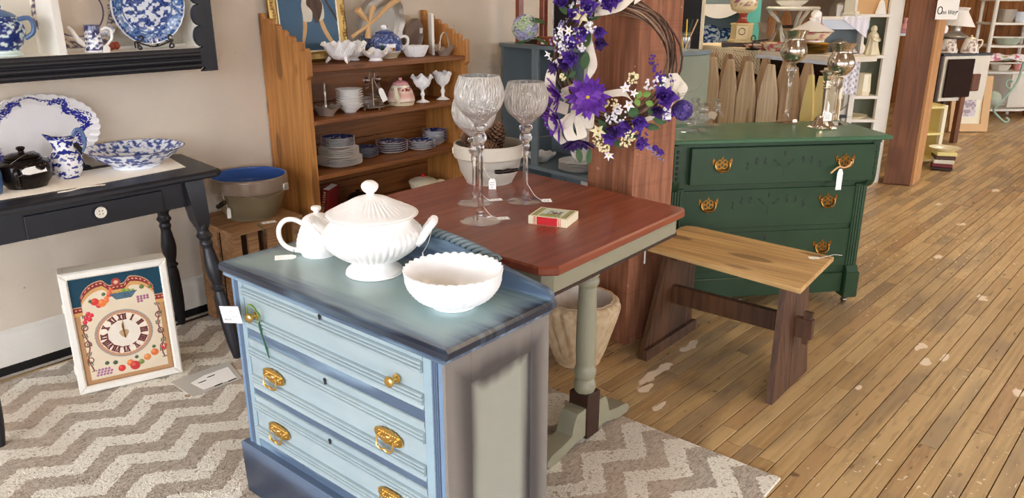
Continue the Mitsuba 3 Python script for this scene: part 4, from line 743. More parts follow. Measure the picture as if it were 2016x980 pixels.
# second shelf
s2 = .9565
basket('basket', 'silver cake basket with a tall handle at the left of the second shelf', (2.458, 3.315, s2), 'plate_silver', -85, .070, .135, .006, True)
bp = [(0, 0), (.030, 0), (.032, .004), (.044, .014), (.056, .026), (.064, .0305), (.0715, .0325), (.072, .034)]
plate_stack('white_bowl', 'white bowl of the stack beside the silver basket', 'stacked white bowls on the second shelf', (2.615, 3.315), s2, 8, .0705, .0128, bp, gl='white_glaze')
t = Th('cruet_set', 'silver cruet stand with a ring handle and a hanging tag on the second shelf', 'cruet', (2.77, 3.31, s2))
t.p('tray', slab([(-.075, -.045), (0, -.062), (.075, -.045), (.075, .045), (0, .062), (-.075, .045)], .012, .02, .003), 'silver')
for a in (0, 1.57, 3.14, 4.71): t.p('foot', tube([(.058*math.cos(a), .045*math.sin(a), .014), (.066*math.cos(a), .05*math.sin(a), .001)], .006, 8), 'silver')
t.p('stem', tube([(0, 0, .02), (0, 0, .165)], .004, 8), 'silver'); t.p('ring_handle', tube([(.018*math.sin(a), 0, .185-.020*math.cos(a)) for a in np.linspace(0, 2*PI, 20)], .0035, 8), 'silver'); t.p('rail', tube([(.07*math.cos(a), .045*math.sin(a), .06) for a in np.linspace(0, 2*PI, 30)], .002, 6), 'silver')
for s in (-1, 1):
    b = Th('glass_bottle', f'clear stoppered cruet bottle in the {"left" if s < 0 else "right"} of the silver cruet stand', 'bottle', (2.77+s*.038, 3.31, s2+.0205))
    b.p('bottle', lathe(sp([(0, 0), (.025, 0), (.026, .004), (.026, .055), (.02, .075), (.013, .085), (.012, .105), (.017, .11), (.013, .113), (0, .113)], 3), 8), 'thin_glass'); b.p('stopper', lathe(sp([(0, .111), (.008, .113), (.010, .122), (.016, .132), (.015, .148), (.006, .156), (0, .157)], 2), 10), 'glass')
tag('white and teal folded tag hanging on the cruet stand', (2.775, 3.255, s2+.115), (.8, -.1, .3), (.35, -.15, -.9), .034, .075, lines=0, knot=(2.77, 3.30, s2+.165))
t = Th('teapot', 'pink and cream ribbed teapot with red flowers on the second shelf', 'teapot', (2.99, 3.33, s2))
m = lathe(sp([(0, 0), (.066, 0), (.07, .004), (.078, .02), (.077, .04), (.070, .065), (.062, .085), (.05, .105), (.042, .112), (0, .112)], 5), 80, lambda th, k, r, z: (r+.001*np.sin(z*700)*(z < .075)*(z > .02), z)); V0 = m.vertices; h = V0[:, 2]
c = mixc(np.tile(LN((228, 202, 182)), (len(h), 1)), LN((222, 176, 162)), st(.03, .05, h)*st(.08, .06, h)); c = over(c, (226, 210, 176), (h < .022)*1.); c = over(c, (140, 50, 54), (h > .078)*(h < .1)*(meshkit.fbm(V0*150, 2, 3) > .55)); c = over(c, (232, 224, 206), (h > .1)*1.); c = over(c, (120, 80, 60), (np.abs(h-.075) < .0012)|(np.abs(h-.02) < .0012)); t.p('body', m, 'vcg', True, color=c)
t.p('lid', lathe(sp([(0, .112), (.042, .113), (.04, .125), (.02, .134), (.008, .137), (.012, .148), (0, .153)], 4), 32), 'pink'); t.p('spout', tube([(-.05, -.035, .025), (-.075, -.05, .05), (-.085, -.055, .09), (-.095, -.06, .108)], [.02, .017, .010, .009], 10, 5), 'cream_glaze'); t.p('handle', tube([(.045, .03, .105), (.065, .04, .125), (.08, .05, .11), (.082, .05, .07), (.07, .042, .045)], .007, 8, 5), 'old_brass')
cp = [(0, 0), (.036, 0), (.037, .004), (.014, .014), (.009, .03), (.014, .045), (.009, .06), (.012, .072), (.032, .09), (.044, .11), (.050, .128), (.062, .148)]
hobnail('hobnail_compote', 'ruffled hobnail compote beside the pink teapot on the second shelf', (3.14, 3.31, s2), cp, .062, .012, 6, (.62, .86)); hobnail('hobnail_compote', 'taller hobnail compote at the right end of the second shelf', (3.305, 3.31, s2), [(r*.92 if z > .07 else r, z*1.07) for r, z in cp], .057, .010, 6, (.6, .88), rz=40)
# third shelf: stacked plates
s3 = .6785; A = (2.545, 3.345)
z = plate_stack('dinner_plate', 'white plate of the widest pile at the left of the third shelf', 'large plates at the bottom of the left pile', A, s3, 5, .122, .0082, gl='white_glaze')
z = plate_stack('luncheon_plate', 'middle-sized plate of the left pile on the third shelf', 'middle-sized plates of the left pile', (A[0]+.004, A[1]+.006), z+.006, 5, .108, .0082, gl='white_glaze')
z = plate_stack('side_plate', 'smaller blue-centred plate on top of the left pile', 'small plates on top of the left pile', (A[0]+.006, A[1]+.012), z+.006, 6, .09, .0082, col=blue_plate)
dk = lambda m, r: over(blue_plate(m, r, .5), (70, 80, 120), np.full(len(m.vertices), .5))
plate_stack('saucer', 'dark blue saucer of the small pile right of the tall plate pile', 'dark blue saucers', (2.78, 3.405), s3, 5, .068, .0105, col=dk)
plate_stack('blue_plate', 'blue willow plate of the middle pile on the third shelf', 'blue plates of the middle pile', (2.965, 3.40), s3, 5, .092, .0125, col=blue_plate)
plate_stack('blue_plate', 'blue-rimmed plate of the low pile right of the middle pile', 'blue plates of the low pile', (3.138, 3.335), s3, 5, .084, .0098, col=blue_plate)
plate_stack('blue_bowl', 'blue and white bowl of the pile at the right end of the third shelf', 'blue bowls of the right pile', (3.31, 3.395), s3, 6, .076, .012, [(0, 0), (.038, 0), (.04, .004), (.055, .014), (.07, .026), (.076, .028)], col=blue_plate)
# bottom shelf in view
s4 = .4015
t = Th('book', 'dark red cookbook leaning on the left side of the bookcase bottom shelf', 'book', M=T().translate([2.45, 3.36, s4+.012]).rotate([0, 0, 1], -58).rotate([0, 1, 0], 10))
t.p('cover', cat(bx(-.022, -.019, -.075, .075, 0, .165, .001), bx(.019, .022, -.075, .075, 0, .165, .001), bx(-.022, .022, -.078, -.073, 0, .165, .002)), 'book_red'); t.p('pages', bx(-.019, .019, -.073, .072, .003, .160), 'paper')
m = meshkit.text_mesh('PASTA LIGHT', .014, .0006, True); v_ = m.vertices; t.p('title', tm(np.c_[-.008+v_[:, 1]-.0, -.0785-v_[:, 2]*0-.0004*(v_[:, 2] > 0), .155-v_[:, 0]], m.faces), 'cream_glaze')
L = [tube([(-.0224, -.05+.09*q_, .12-.03*i+.006*math.sin(q_*16+i)) for q_ in np.linspace(0, 1, 16)], .0012, 4) for i in range(2)]; t.p('scribble', cat(L), 'light_wood', kind='stuff')
t = Th('black_teapot', 'glossy black teapot on the bottom shelf behind the white tureen', 'teapot', (2.70, 3.40, s4)); t.p('body', lathe(sp([(0, 0), (.04, 0), (.06, .03), (.062, .055), (.045, .08), (.03, .085), (.012, .09), (.014, .10), (0, .104)], 3), 28), 'gloss_black'); t.p('handle', tube([(.05, -.02, .07), (.085, -.03, .08), (.088, -.03, .04), (.058, -.02, .025)], .007, 8, 4), 'gloss_black')
t = Th('covered_dish', 'cream covered dish with a red and yellow knob on the bottom shelf', 'dish', (3.185, 3.38, s4))
t.p('body', lathe(sp([(0, 0), (.05, 0), (.075, .03), (.084, .055), (.082, .066), (0, .066)], 4), 40), 'cream_glaze'); t.p('lid', lathe(sp([(0, .066), (.084, .067), (.07, .082), (.03, .094), (.012, .096), (0, .097)], 4), 40), 'cream_glaze')
k = t.p('knob', ball(.012, (0, 0, .104)), 'red_card', label='red knob'); t.p('handle', tube([(.07, -.03, .05), (.10, -.045, .06), (.125, -.055, .05), (.12, -.055, .03)], .010, 10, 4), 'cream_glaze')
# ---------------------------------------------------------------- on the blue chest
CZ = .8005
def fl(n, amp, z0, z1):
    def f(th, k, r, z):
        g = st(z0, z0+.02, z)*st(z1, z1-.015, z); return r*(1+amp*g*(np.abs(np.cos(n*th/2))-.6)), z
    return f
t = Th('tureen', 'large white fluted soup tureen with a pointed lid and scroll handles on the blue chest', 'tureen', (1.335, 1.63, CZ), -50)
t.p('body', lathe(sp([(0, 0), (.074, 0), (.079, .005), (.078, .012), (.066, .022), (.059, .032), (.062, .040), (.088, .052), (.118, .075), (.134, .098), (.138, .115), (.132, .132), (.116, .148), (.110, .156), (.114, .164), (.123, .170), (.121, .174), (0, .172)], 4), 200, fl(44, .045, .038, .142)), 'white_glaze')
def lidf(th, k, r, z):
    g = st(.028, .05, r)*st(.112, .095, r)*(z > .172); nt = np.exp(-(np.angle(np.exp(1j*(th-.50)))/.075)**6)*(r > .085); return r*(1-.16*nt), z+.0016*g*np.cos(44*th)
t.p('lid', lathe(sp([(0, .1725), (.118, .1725), (.1225, .1745), (.122, .178), (.105, .186), (.075, .200), (.048, .214), (.028, .222), (.013, .226), (.011, .231), (.018, .237), (.0235, .247), (.0225, .256), (.012, .265), (0, .267)], 4), 200, lidf), 'white_glaze')
t.p('ladle_notch', tr(rot(bx(-.0, .018, -.010, .010, .1735, .1775, .002), math.degrees(.50)), .104*math.cos(.5), .104*math.sin(.5)), 'pewter')
for s in (1, -1):
    P = [(s*.126, -.036, .098), (s*.142, -.036, .112), (s*.162, -.034, .140), (s*.172, -.022, .150), (s*.173, 0, .150), (s*.172, .022, .150), (s*.162, .034, .140), (s*.142, .036, .112), (s*.126, .036, .098)]
    tw = sp(P, 6); t.p('handle', cat(tube(P, [.014, .012, .0105, .010, .011, .010, .0105, .012, .014], 12, 6), [ball(.0105, tw[i]+np.array([0, 0, .002]), (1, .7, 1)) for i in range(8, len(tw)-8, 4)]), 'white_glaze')
tag('thin white string tag hanging from the right tureen handle', (1.425, 1.525, CZ+.06), (.6, -.75, 0), (0, 0, -1), .004, .03, lines=0, knot=(1.447, 1.50, CZ+.145))
t = Th('teapot', 'small white ribbed teapot with a loop handle at the left of the blue chest', 'teapot', (1.335, 1.885, CZ), 130)
t.p('body', lathe(sp([(0, 0), (.048, 0), (.051, .003), (.062, .018), (.066, .034), (.062, .055), (.054, .078), (.047, .094), (.046, .099), (0, .099)], 5), 64, lambda th, k, r, z: (r+.0008*np.sin(z*900)*(z > .01)*(z < .085), z)), 'white_glaze')
t.p('lid', lathe(sp([(0, .099), (.046, .0995), (.047, .103), (.04, .115), (.022, .125), (.010, .128), (.008, .134), (.015, .141), (.013, .149), (0, .152)], 4), 40), 'white_glaze')
t.p('handle', tube([(.044, 0, .096), (.068, 0, .108), (.095, 0, .106), (.115, 0, .085), (.118, 0, .055), (.105, 0, .028), (.08, 0, .014), (.055, 0, .011)], [.008, .0075, .0075, .0075, .0075, .0075, .008, .009], 12, 5), 'white_glaze')
t.p('spout', tube([(-.055, 0, .03), (-.082, 0, .05), (-.096, 0, .08), (-.112, 0, .098)], [.018, .014, .010, .008], 12, 5), 'white_glaze')
tag('white paper tag tied with dark green cord to the small white teapot handle', (1.265, 1.905, CZ+.004), (.6, .8, .25), (-.75, .55, .0), .026, .062, lines=0, knot=(1.285, 1.945, CZ+.022), sname='cord', smat='green_string')
def mg(th, k, r, z):
    top = st(.075, .098, z); q = np.cos(th*17); out = (k < 40)
    bump = .0032*np.maximum(0, np.sin(th*34+np.floor(z*95)*PI)*np.sin(z*95*PI))*st(.012, .02, z)*st(.078, .07, z)*out
    return r*(1+.012*top*np.cos(th*34))+bump, z+.0042*top*(np.abs(np.cos(th*17))-.5)
t = Th('milk_glass_bowl', 'white milk glass bowl with a scalloped rim at the right end of the blue chest', 'bowl', (1.305, 1.288, CZ))
t.p('body', shell(sp([(0, .004), (.04, .004), (.055, .0), (.059, .004), (.062, .010), (.088, .022), (.108, .042), (.120, .066), (.1255, .098)], 5), .0055, 272, mg), 'milk_glass')
# handwritten price card on the top drawer
t = Th('price_card', 'white handwritten price card tied with green ribbon to the left brass knob', 'tag'); XC = 1.078
ux, uy = np.array([.10, -.97, .215]), np.array([-.05, .21, .975]); ux /= np.linalg.norm(ux); uy -= ux*(ux @ uy); uy /= np.linalg.norm(uy); o = np.array([XC-.012, 2.007, .628])
t.p('card', frame(bx(0, .092, 0, .052, 0, .0008), o, ux, uy), 'paper', sm=False)
def scr(x0, x1, y, a=.0016, seed=0):
    rn = random.Random(seed); return tube([(x, y+rn.uniform(-a, a), .0001) for x in np.arange(x0, x1, .0016)], .00035, 4)
# the lettering faces the room: it stands on the side of the card turned away from the drawer
t.p('handwriting', frame(cat(scr(.012, .022, .045, .002, 1), scr(.010, .034, .037, .0016, 2), scr(.038, .056, .037, .0016, 3), scr(.060, .082, .037, .0016, 4), scr(.010, .022, .029, .0014, 5), tube([(.024, .0285, 0), (.076, .0285, 0)], .0003, 4), scr(.010, .022, .0205, .0014, 6), scr(.026, .044, .0205, .0018, 7), scr(.047, .062, .0205, .0018, 8), scr(.066, .084, .0205, .0016, 9)), o+np.cross(ux, uy)*.0010, ux, uy), 'ink', kind='stuff')
m = meshkit.text_mesh('$145.00', .006, .0004); v_ = m.vertices; t.p('price', frame(tm(np.c_[v_[:, 0]+.010, v_[:, 1]+.008, v_[:, 2]], m.faces), o+np.cross(ux, uy)*.0009, ux, uy), 'ink')
t.p('ribbon', strip(sp([(1.10, 1.93, .648), (1.098, 1.925, .690), (1.10, 1.905, .700), (1.103, 1.888, .688), (1.108, 1.882, .664), (1.11, 1.892, .645)], 5), np.tile([(-.004, -.004, 0)], (26, 1))), 'bright_leaf', label='green ribbon loop')
t.p('ribbon_tail', cat(tube([(1.108, 1.888, .648), (1.108, 1.882, .63), (1.11, 1.876, .60), (1.112, 1.868, .57), (1.113, 1.858, .535)], [.0022, .0035, .002, .003, .0012], 6, 5)), 'green_string')
# ---------------------------------------------------------------- on the red table
RZ = TZ+.0005
def goblet(lab, x, y, h, R, k):
    t = Th('goblet', lab, 'goblet', (x, y, RZ))
    hb = h-R*1.86
    t.p('foot', lathe(sp([(0, 0), (R*.79, 0), (R*.80, .002), (R*.5, .006), (R*.2, .012), (R*.12, .02), (0, .022)], 3), 48), 'thin_glass')
    t.p('stem', lathe(sp([(0, .0215), (.012, .022), (.0135, .03), (.0105, .045), (.0095, hb*.45), (.0105, hb-.11), (.015, hb-.085), (.012, hb-.076), (.021, hb-.063), (.0235, hb-.052), (.019, hb-.040), (.013, hb-.036), (.021, hb-.026), (.026, hb-.016), (.020, hb-.006), (0, hb-.003)], 3), 32), 'glass')
    def rip(th, kk, r, z): return r*(1+.010*np.sin(th*47+2*np.sin(z*60))*(z > hb+.02)), z
    t.p('bowl', shell(sp([(0, hb-.002), (.022, hb), (R*.5, hb+R*.22), (R*.84, hb+R*.55), (R, hb+R*1.0), (R*.97, hb+R*1.4), (R*.86, hb+R*1.72), (R*.80, hb+R*1.86)], 4), .003, 160, rip), 'mercury')
    return t
goblet('tall silvered crackle-glass goblet nearest the tureen, front of the three on the red table', 1.955, 1.785, .507, .084, 1)
goblet('shorter silvered goblet half hidden behind the tall front goblet', 2.130, 1.972, .415, .083, 2); goblet('silvered goblet standing alone at the right, beside the card box', 2.272, 1.838, .458, .083, 3)
tag('small white tag at the foot of the front goblet', (1.985, 1.735, RZ+.012), (.5, .8, .1), (.75, -.6, -.05), .026, .045, lines=2, knot=(1.955, 1.778, RZ+.06)); tag('white tag lying beside the foot of the half hidden goblet', (2.165, 1.93, RZ+.010), (.5, .8, .1), (.8, -.55, .0), .022, .05, lines=2, knot=(2.137, 1.965, RZ+.055)); tag('cream tag lying against the foot of the right-hand goblet', (2.283, 1.768, RZ+.012), (.6, .75, .2), (.4, -.85, -.1), .028, .040, lines=2, knot=(2.268, 1.828, RZ+.075))
t = crock('stoneware_crock', 'pale grey stoneware crock with embossed fans, heaped with pine cones, on the red table', (2.44, 2.175, RZ), .152, .168, (150, 142, 126), (196, 186, 168), (178, 170, 156), 0, True)
t.p('lug', bx(-.09, -.06, .105, .135, .115, .145, .004), 'cream_glaze'); t.p('lug', bx(.05, .08, -.150, -.125, .115, .145, .004), 'cream_glaze')
t.p('wire_bail', tube([(-.09, .12, .13), (-.125, .03, .10), (-.12, -.06, .075), (-.095, -.115, .07)], .0018, 6, 6), 'steel_wire'); t.p('wire_bail', tube([(-.01, -.165, .075), (.05, -.155, .10), (.07, -.14, .13)], .0018, 6, 6), 'steel_wire')
t.p('bail_grip', tube([(-.095, -.115, .072), (-.085, -.127, .072), (-.07, -.139, .072), (-.05, -.151, .074), (-.03, -.16, .074), (-.01, -.166, .075)], [.007, .010, .008, .010, .008, .007], 12, 6), 'gloss_black')
tag('white handwritten tag hanging on a string from the crock bail', (2.335, 2.065, RZ+.045), (.64, -.77, 0), (.02, .02, -1), .030, .052, lines=4, knot=(2.315, 2.10, RZ+.098))
def cone(seed, L=.11, R=.04):
    V, F, Cc = [], [], []; rn = random.Random(seed); n = 90
    for i in range(n):
        tt = (i+.5)/n; a = i*2.39996; r = R*math.sin(PI*min(tt*.78+.16, 1))**.8; z = L*tt; el = .5+.7*tt
        d = np.array([math.cos(a)*math.cos(el), math.sin(a)*math.cos(el), math.sin(el)]); s = np.array([-math.sin(a), math.cos(a), 0]); u = np.cross(d, s)
        b = np.array([0, 0, z]); tip = b+d*r*1.15; w = .006+.010*math.sin(PI*min(tt+.1, 1)); o = len(V)
        V += [b+d*r*.25, b+d*r*.9+s*w, b+d*r*.9-s*w, tip+u*.001, b+d*r*.85+u*.004, b+d*r*.8-u*.004]
        F += [(o, o+1, o+4), (o, o+4, o+2), (o+4, o+1, o+3), (o+4, o+3, o+2), (o, o+5, o+1), (o, o+2, o+5), (o+5, o+3, o+1), (o+5, o+2, o+3)]
        dk, tn = LN((52, 32, 24)), LN((150, 112, 84)); k = rn.random()*.4; Cc += [dk, dk*(1-k)+tn*k, dk*(1-k)+tn*k, tn, LN((84, 56, 40)), dk]
    c0 = trimesh.creation.cylinder(R*.35, L*.9); c0.apply_translation((0, 0, L*.45)); V = np.array(V+list(c0.vertices)); F = np.array(F+[tuple(f+n*6) for f in c0.faces]); Cc = np.array(Cc+[LN((40, 26, 20))]*len(c0.vertices))
    return tm(V, F), Cc
for i, (x, y, z, g, ax, L, lab) in enumerate(((2.47, 2.165, .12, 8, (1, 0, 0), .125, 'large pine cone standing upright at the right of the crock'), (2.385, 2.17, .150, 70, (0, 1, 0), .09, 'pine cone lying in the middle of the crock behind the goblet'), (2.375, 2.245, .125, 75, (1, .3, 0), .09, 'pine cone at the left rim of the crock'),
        (2.47, 2.275, .145, 60, (-1, .5, 0), .10, 'pine cone at the back of the crock'), (2.525, 2.20, .14, 40, (-.3, 1, 0), .09, 'pine cone leaning on the right rim of the crock'), (2.41, 2.09, .142, 65, (1, 1, 0), .07, 'small pine cone at the front rim of the crock'))):
    m, c = cone(i, L, .038 if i else .046); solo('pine_cone', lab, 'pine cone', rot(m, g, ax), 'vc', (x, y, RZ+z), 40*i, sm=False, color=c, group='pine cones in the crock')
a = math.radians(-73); BXM = T().translate([2.115, 1.583, RZ]).rotate([0, 0, 1], -73)
t = Th('card_box', 'small cream and red card box with a painted lid on the red table', 'box', M=BXM); bl, bw, bh = .072, .062, .031
t.p('box', bx(-bl, bl, -bw, bw, 0, bh, .0015), 'cream_glaze')
t.p('red_panel', bx(-bl*.55, bl*.5, -bw-.0005, -bw, .0015, bh-.001), 'red_card')
for x_ in (-.6, -.66, -.72, .55, .61, .67): t.p('red_stripe', bx(bl*x_-.0008, bl*x_+.0008, -bw-.0004, -bw, .001, bh-.001), 'red_card')
m = gridm(90, 76, lambda u, v: ((u-.5)*.132, (v-.5)*.112, 0*u+bh+.0004)); u, v = m.vertices[:, 0]/.132+.5, m.vertices[:, 1]/.112+.5
c = np.tile(LN((228, 220, 190)), (len(u), 1)); ed = np.minimum(np.minimum(u, 1-u), np.minimum(v, 1-v)); c = over(c, (84, 86, 52), (ed > .03)*(ed < .045)); c = over(c, (164, 160, 110), (ed >= .045)*((u < .17)|(u > .83))); inn = (u > .2)*(u < .8)*(v > .08)*(v < .92); c = over(c, (196, 208, 196), inn*1.); f = meshkit.fbm(m.vertices*130, 3, 3)
c = over(c, (120, 88, 62), inn*(v > .3)*(v < .72)*(np.abs(u-.55) < .2)*(f > .42)); c = over(c, (176, 150, 110), inn*(v > .3)*(v < .72)*(np.abs(u-.55) < .2)*(f > .56)); c = over(c, (150, 152, 84), inn*(v < .32)*(f > .4)); c = over(c, (70, 44, 40), inn*(np.abs(v-.5) < .12)*(np.abs(u-.6) < .12)*(f > .55))
t.p('lid_print', m, 'vc', True, color=c, label='painted scene in a green border')
# ---------------------------------------------------------------- planter
def sw(th, k, r, z):
    g = st(0.02, .10, z)*st(.335, .27, z); return r*(1+.055*g*(np.abs(np.sin(th*9+z*7))-.5)), z
m = shell(sp([(0, 0), (.092, 0), (.100, .006), (.118, .05), (.142, .13), (.165, .21), (.176, .262), (.172, .285), (.160, .297)], 4), .018, 180, sw); V0 = m.vertices; f = meshkit.fbm(V0*55, 3, 2); n_ = np.asarray(m.vertex_normals); q = np.hypot(V0[:, 0], V0[:, 1])
c = mixc(np.tile(LN((212, 190, 156)), (len(f), 1)), LN((192, 164, 126)), st(.3, .7, f)); c = over(c, (222, 214, 204), (((n_[:, 0]*V0[:, 0]+n_[:, 1]*V0[:, 1]) < 0)&(V0[:, 2] > .02))*.9)
solo('planter', 'sandy fluted stone planter on the floor under the red table', 'planter', m, 'vc', (2.59, 1.79, .001), color=c)
# ---------------------------------------------------------------- tags on bench and dresser
tag('white tag on a long string lying on the right end of the bench', (3.18, .985, .5015), (.75, .6, 0), (-.6, .78, 0), .028, .045, lines=3); solo('tag_string', 'white string lying across the bench corner', 'string', tube([(3.18, .985, .502), (3.22, .965, .503), (3.255, .95, .504), (3.28, .925, .500)], .0012, 5, 5), 'string')
tag('white tag hanging from the dark side of the wooden pillar under the red table', (2.90, 1.655, .50), (.99, -.1, 0), (0, 0, -1), .012, .10, lines=0, knot=(2.89, 1.66, .52))
DP = lambda x, y, z: (4.05+.742*x+.67*y, 1.04-.67*x+.742*y, z); GZ = .9005
t = tag('long white tag on a rope hanging from the top right pull of the green dresser', DP(-.216, -.046, .745), (.742, -.67, 0), (-.04, .03, -1), .030, .105, lines=0); solo('rope', 'tan rope knotted round the top right pull of the green dresser', 'rope', cat(tube([DP(-.27, -.055, .728), DP(-.23, -.048, .755), DP(-.20, -.05, .752), DP(-.175, -.05, .762), DP(-.165, -.048, .78)], .0045, 7, 5)), 'light_wood')
def holder(lab, x, y, s, rz):
    t = Th('candle_holder', lab, 'candle holder', DP(x, y, GZ), rz)
    t.p('foot', lathe(sp([(0, 0), (.078*s, 0), (.079*s, .002), (.05*s, .008), (.02*s, .014), (.014, .022), (0, .023)], 3), 40), 'thin_glass'); t.p('knop', lathe(sp([(0, .0225), (.013, .023), (.022, .034), (.013, .046), (.018, .054), (0, .058)], 3), 24), 'glass')
    for a in (-1, 1):
        t.p('arm', cat([ball(.0085, (a*(.012+.045*q_), 0, .045+.035*q_*q_)) for q_ in np.linspace(0, 1, 7)]), 'glass', sm=True); t.p('cup', shell(sp([(0, .079), (.010, .079), (.020, .086), (.016, .096), (.015, .110), (.023, .124), (.021, .132)], 3), .004, 24), 'glass') if False else t.p('cup', tr(shell(sp([(0, 0), (.010, 0), (.022, .006), (.016, .016), (.015, .032), (.024, .046), (.022, .053)], 3), .004, 24), a*.058, 0, .082), 'glass')
    t.p('cup', tr(shell(sp([(0, 0), (.010, 0), (.020, .006), (.015, .016), (.015, .036), (.024, .05), (.022, .056)], 3), .004, 24), 0, 0, .060), 'thin_glass')
    t.p('bead_drops', cat([ball(.0055, (a*(.066+.006*j), .004*j, .080-.009*j), (1, 1, 1), 1) for a in (-1, 1) for j in range(5)]), 'glass', sm=True, kind='stuff'); return t
holder('clear glass two-armed candle holder at the front left of the green dresser', -.88, .245, 1.0, -30); holder('clear glass two-armed candle holder behind the first, with drops, on the green dresser', -.745, .40, .95, -60)
tag('cream tag hung on the front glass candle holder', DP(-.80, .225, GZ+.085), (.3, -.3, .9), (-.6, -.4, -.6), .032, .075, 'linen', lines=0, knot=DP(-.82, .235, GZ+.07))
def hurricane(lab, x, y, h, R):
    t = Th('hurricane_goblet', lab, 'goblet', DP(x, y, GZ)); hb = h-.162*R/.066
    t.p('foot', lathe(sp([(0, 0), (R*1.02, 0), (R*1.03, .002), (R*.6, .008), (R*.25, .02), (.009, .05), (0, .05)], 3), 40), 'thin_glass'); t.p('stem', lathe(sp([(0, .0495), (.009, .05), (.010, .10), (.0085, hb*.6), (.013, hb-.07), (.021, hb-.05), (.024, hb-.03), (.020, hb-.008), (0, hb-.002)], 3), 28), 'glass'); q_ = R/.066
    t.p('bowl', shell(sp([(0, hb), (.022*q_, hb+.002), (.050*q_, hb+.022*q_), (.066*q_, hb+.055*q_), (.062*q_, hb+.085*q_), (.049*q_, hb+.115*q_), (.050*q_, hb+.13*q_), (.064*q_, hb+.162*q_)], 4), .0025, 64), 'mercury_dark'); return t
hurricane('tall mercury-glass hurricane goblet on the green dresser, left of the silver candlestick', -.285, .42, .474, .068); hurricane('mercury-glass hurricane goblet behind the silver candlestick on the green dresser', -.055, .345, .412, .067)
t = Th('candlestick', 'ornate antiqued silver candlestick at the right front of the green dresser', 'candlestick', DP(-.18, .235, GZ))
t.p('base', lathe(sp([(0, 0), (.066, 0), (.069, .004), (.058, .012), (.045, .03), (.032, .05), (.020, .062), (0, .063)], 4), 72, lambda th, k, r, z: (r*(1+.035*np.cos(th*12+z*60)), z)), 'mercury_dark'); t.p('stem', lathe(sp([(0, .062), (.016, .063), (.013, .075), (.012, .10), (.0155, .17), (.017, .195), (.023, .20), (.017, .206), (.022, .212), (.016, .218), (.024, .226), (.017, .232), (.018, .236), (0, .236)], 2), 28), 'silver'); t.p('cup', lathe(sp([(0, .2355), (.018, .236), (.024, .25), (.028, .268), (.034, .274), (.043, .280), (.044, .284), (.030, .285), (0, .282)], 3), 48), 'mercury_dark')
tag('white paper tag with red writing at the base of the silver candlestick', DP(-.185, .185, GZ+.085), (.742, -.67, 0), (.05, -.05, -1), .045, .045, lines=3); tag('tiny white tag on the foot of the tall hurricane goblet', DP(-.275, .345, GZ+.028), (.742, -.67, 0), (0, -.3, -1), .026, .018, lines=0); tag('white tag hanging behind the silver candlestick from the second hurricane goblet', DP(-.115, .33, GZ+.12), (.6, -.75, 0), (-.2, .1, -1), .03, .10, lines=0)
# ---------------------------------------------------------------- in and on the grey cabinet
HP = lambda x, y, z: tuple(HO+HX*x+HY*y)+(z,)
sc_ = lambda th, k, r, z: (r*(1+.05*np.cos(th*11)*(z > .02)), z+.004*np.cos(th*11)*(z > .04))
solo('scalloped_bowl', 'white scalloped bowl at the left of the grey cabinet shelf', 'bowl', shell(sp([(0, 0), (.05, 0), (.055, .005), (.08, .025), (.105, .048), (.11, .052)], 4), .004, 88, sc_), 'white_glaze', HP(.24, .14, .476))
plate_stack('dinner_plate', 'white plate of the stack under the white bowls in the grey cabinet', 'white plates in the grey cabinet', HP(.625, .13, .476)[:2], .476, 5, .135, .0125, gl='white_glaze')
plate_stack('soup_bowl', 'white bowl stacked on the plates in the grey cabinet', 'white bowls in the grey cabinet', HP(.645, .13, .476)[:2], .5455, 3, .075, .042, [(0, 0), (.035, 0), (.04, .004), (.06, .02), (.074, .05), (.075, .058)], gl='white_glaze')
t = Th('wooden_stand', 'red-brown wooden stand of slim posts on the grey cabinet behind the wreath', 'frame', M=HM)
for x_ in (.07, .30, .62): t.p('post', bx(x_, x_+.045, .06, .10, HT, HT+.42, .006), 'cherry_top')
t.p('rail', bx(.07, .66, .065, .095, HT+.40, HT+.44, .004), 'cherry_top'); t.p('rail', bx(.115, .62, .07, .09, HT, HT+.03, .003), 'dark_wood')
t = Th('black_board', 'black board with a thin white border leaning behind the wreath on the grey cabinet', 'board', M=HM); t.p('panel', bx(.36, .60, .125, .135, HT, HT+.36), 'black'); t.p('border', cat(bx(.36, .60, .12, .125, HT+.33, HT+.345), bx(.36, .37, .12, .125, HT, HT+.34)), 'white_paint')
t = Th('brown_box', 'small brown leather box with a cream label on the grey cabinet', 'box', M=HM); t.p('box', bx(.34, .52, .005, .055, HT, HT+.055, .006), 'cherry_top'); t.p('label_sticker', bx(.385, .42, .003, .0052, HT+.008, HT+.034), 'paper')
def flowerball(R, n, cols, seed, s=.011):
    rn = random.Random(seed); V, F, Cc = [], [], []
    for i in range(n):
        y = 1-2*(i+.5)/n; a = i*2.39996; d = np.array([math.cos(a)*math.sqrt(1-y*y), math.sin(a)*math.sqrt(1-y*y), y]); u = np.cross(d, (.3, .5, .8)); u /= np.linalg.norm(u); w = np.cross(d, u); k = LN(rn.choice(cols)); ph = rn.random()*6; p0 = d*R*(1+rn.uniform(-.08, .06))
        for j in range(4):
            b = ph+j*PI/2; e, g = u*math.cos(b)+w*math.sin(b), -u*math.sin(b)+w*math.cos(b); o = len(V)
            V += [p0, p0+e*s*.7+g*s*.55+d*s*.25, p0+e*s*1.25+d*s*.15, p0+e*s*.7-g*s*.55+d*s*.25]; F += [(o, o+2, o+1), (o, o+3, o+2)]; q_ = rn.uniform(.8, 1.1); Cc += [k*.75, k*q_, k*q_, k*q_]
    return tm(V, F), np.clip(np.array(Cc), 0, 1)
m, c = flowerball(.075, 90, [(216, 226, 208), (200, 206, 226), (178, 176, 214), (190, 210, 170)], 4, .018)
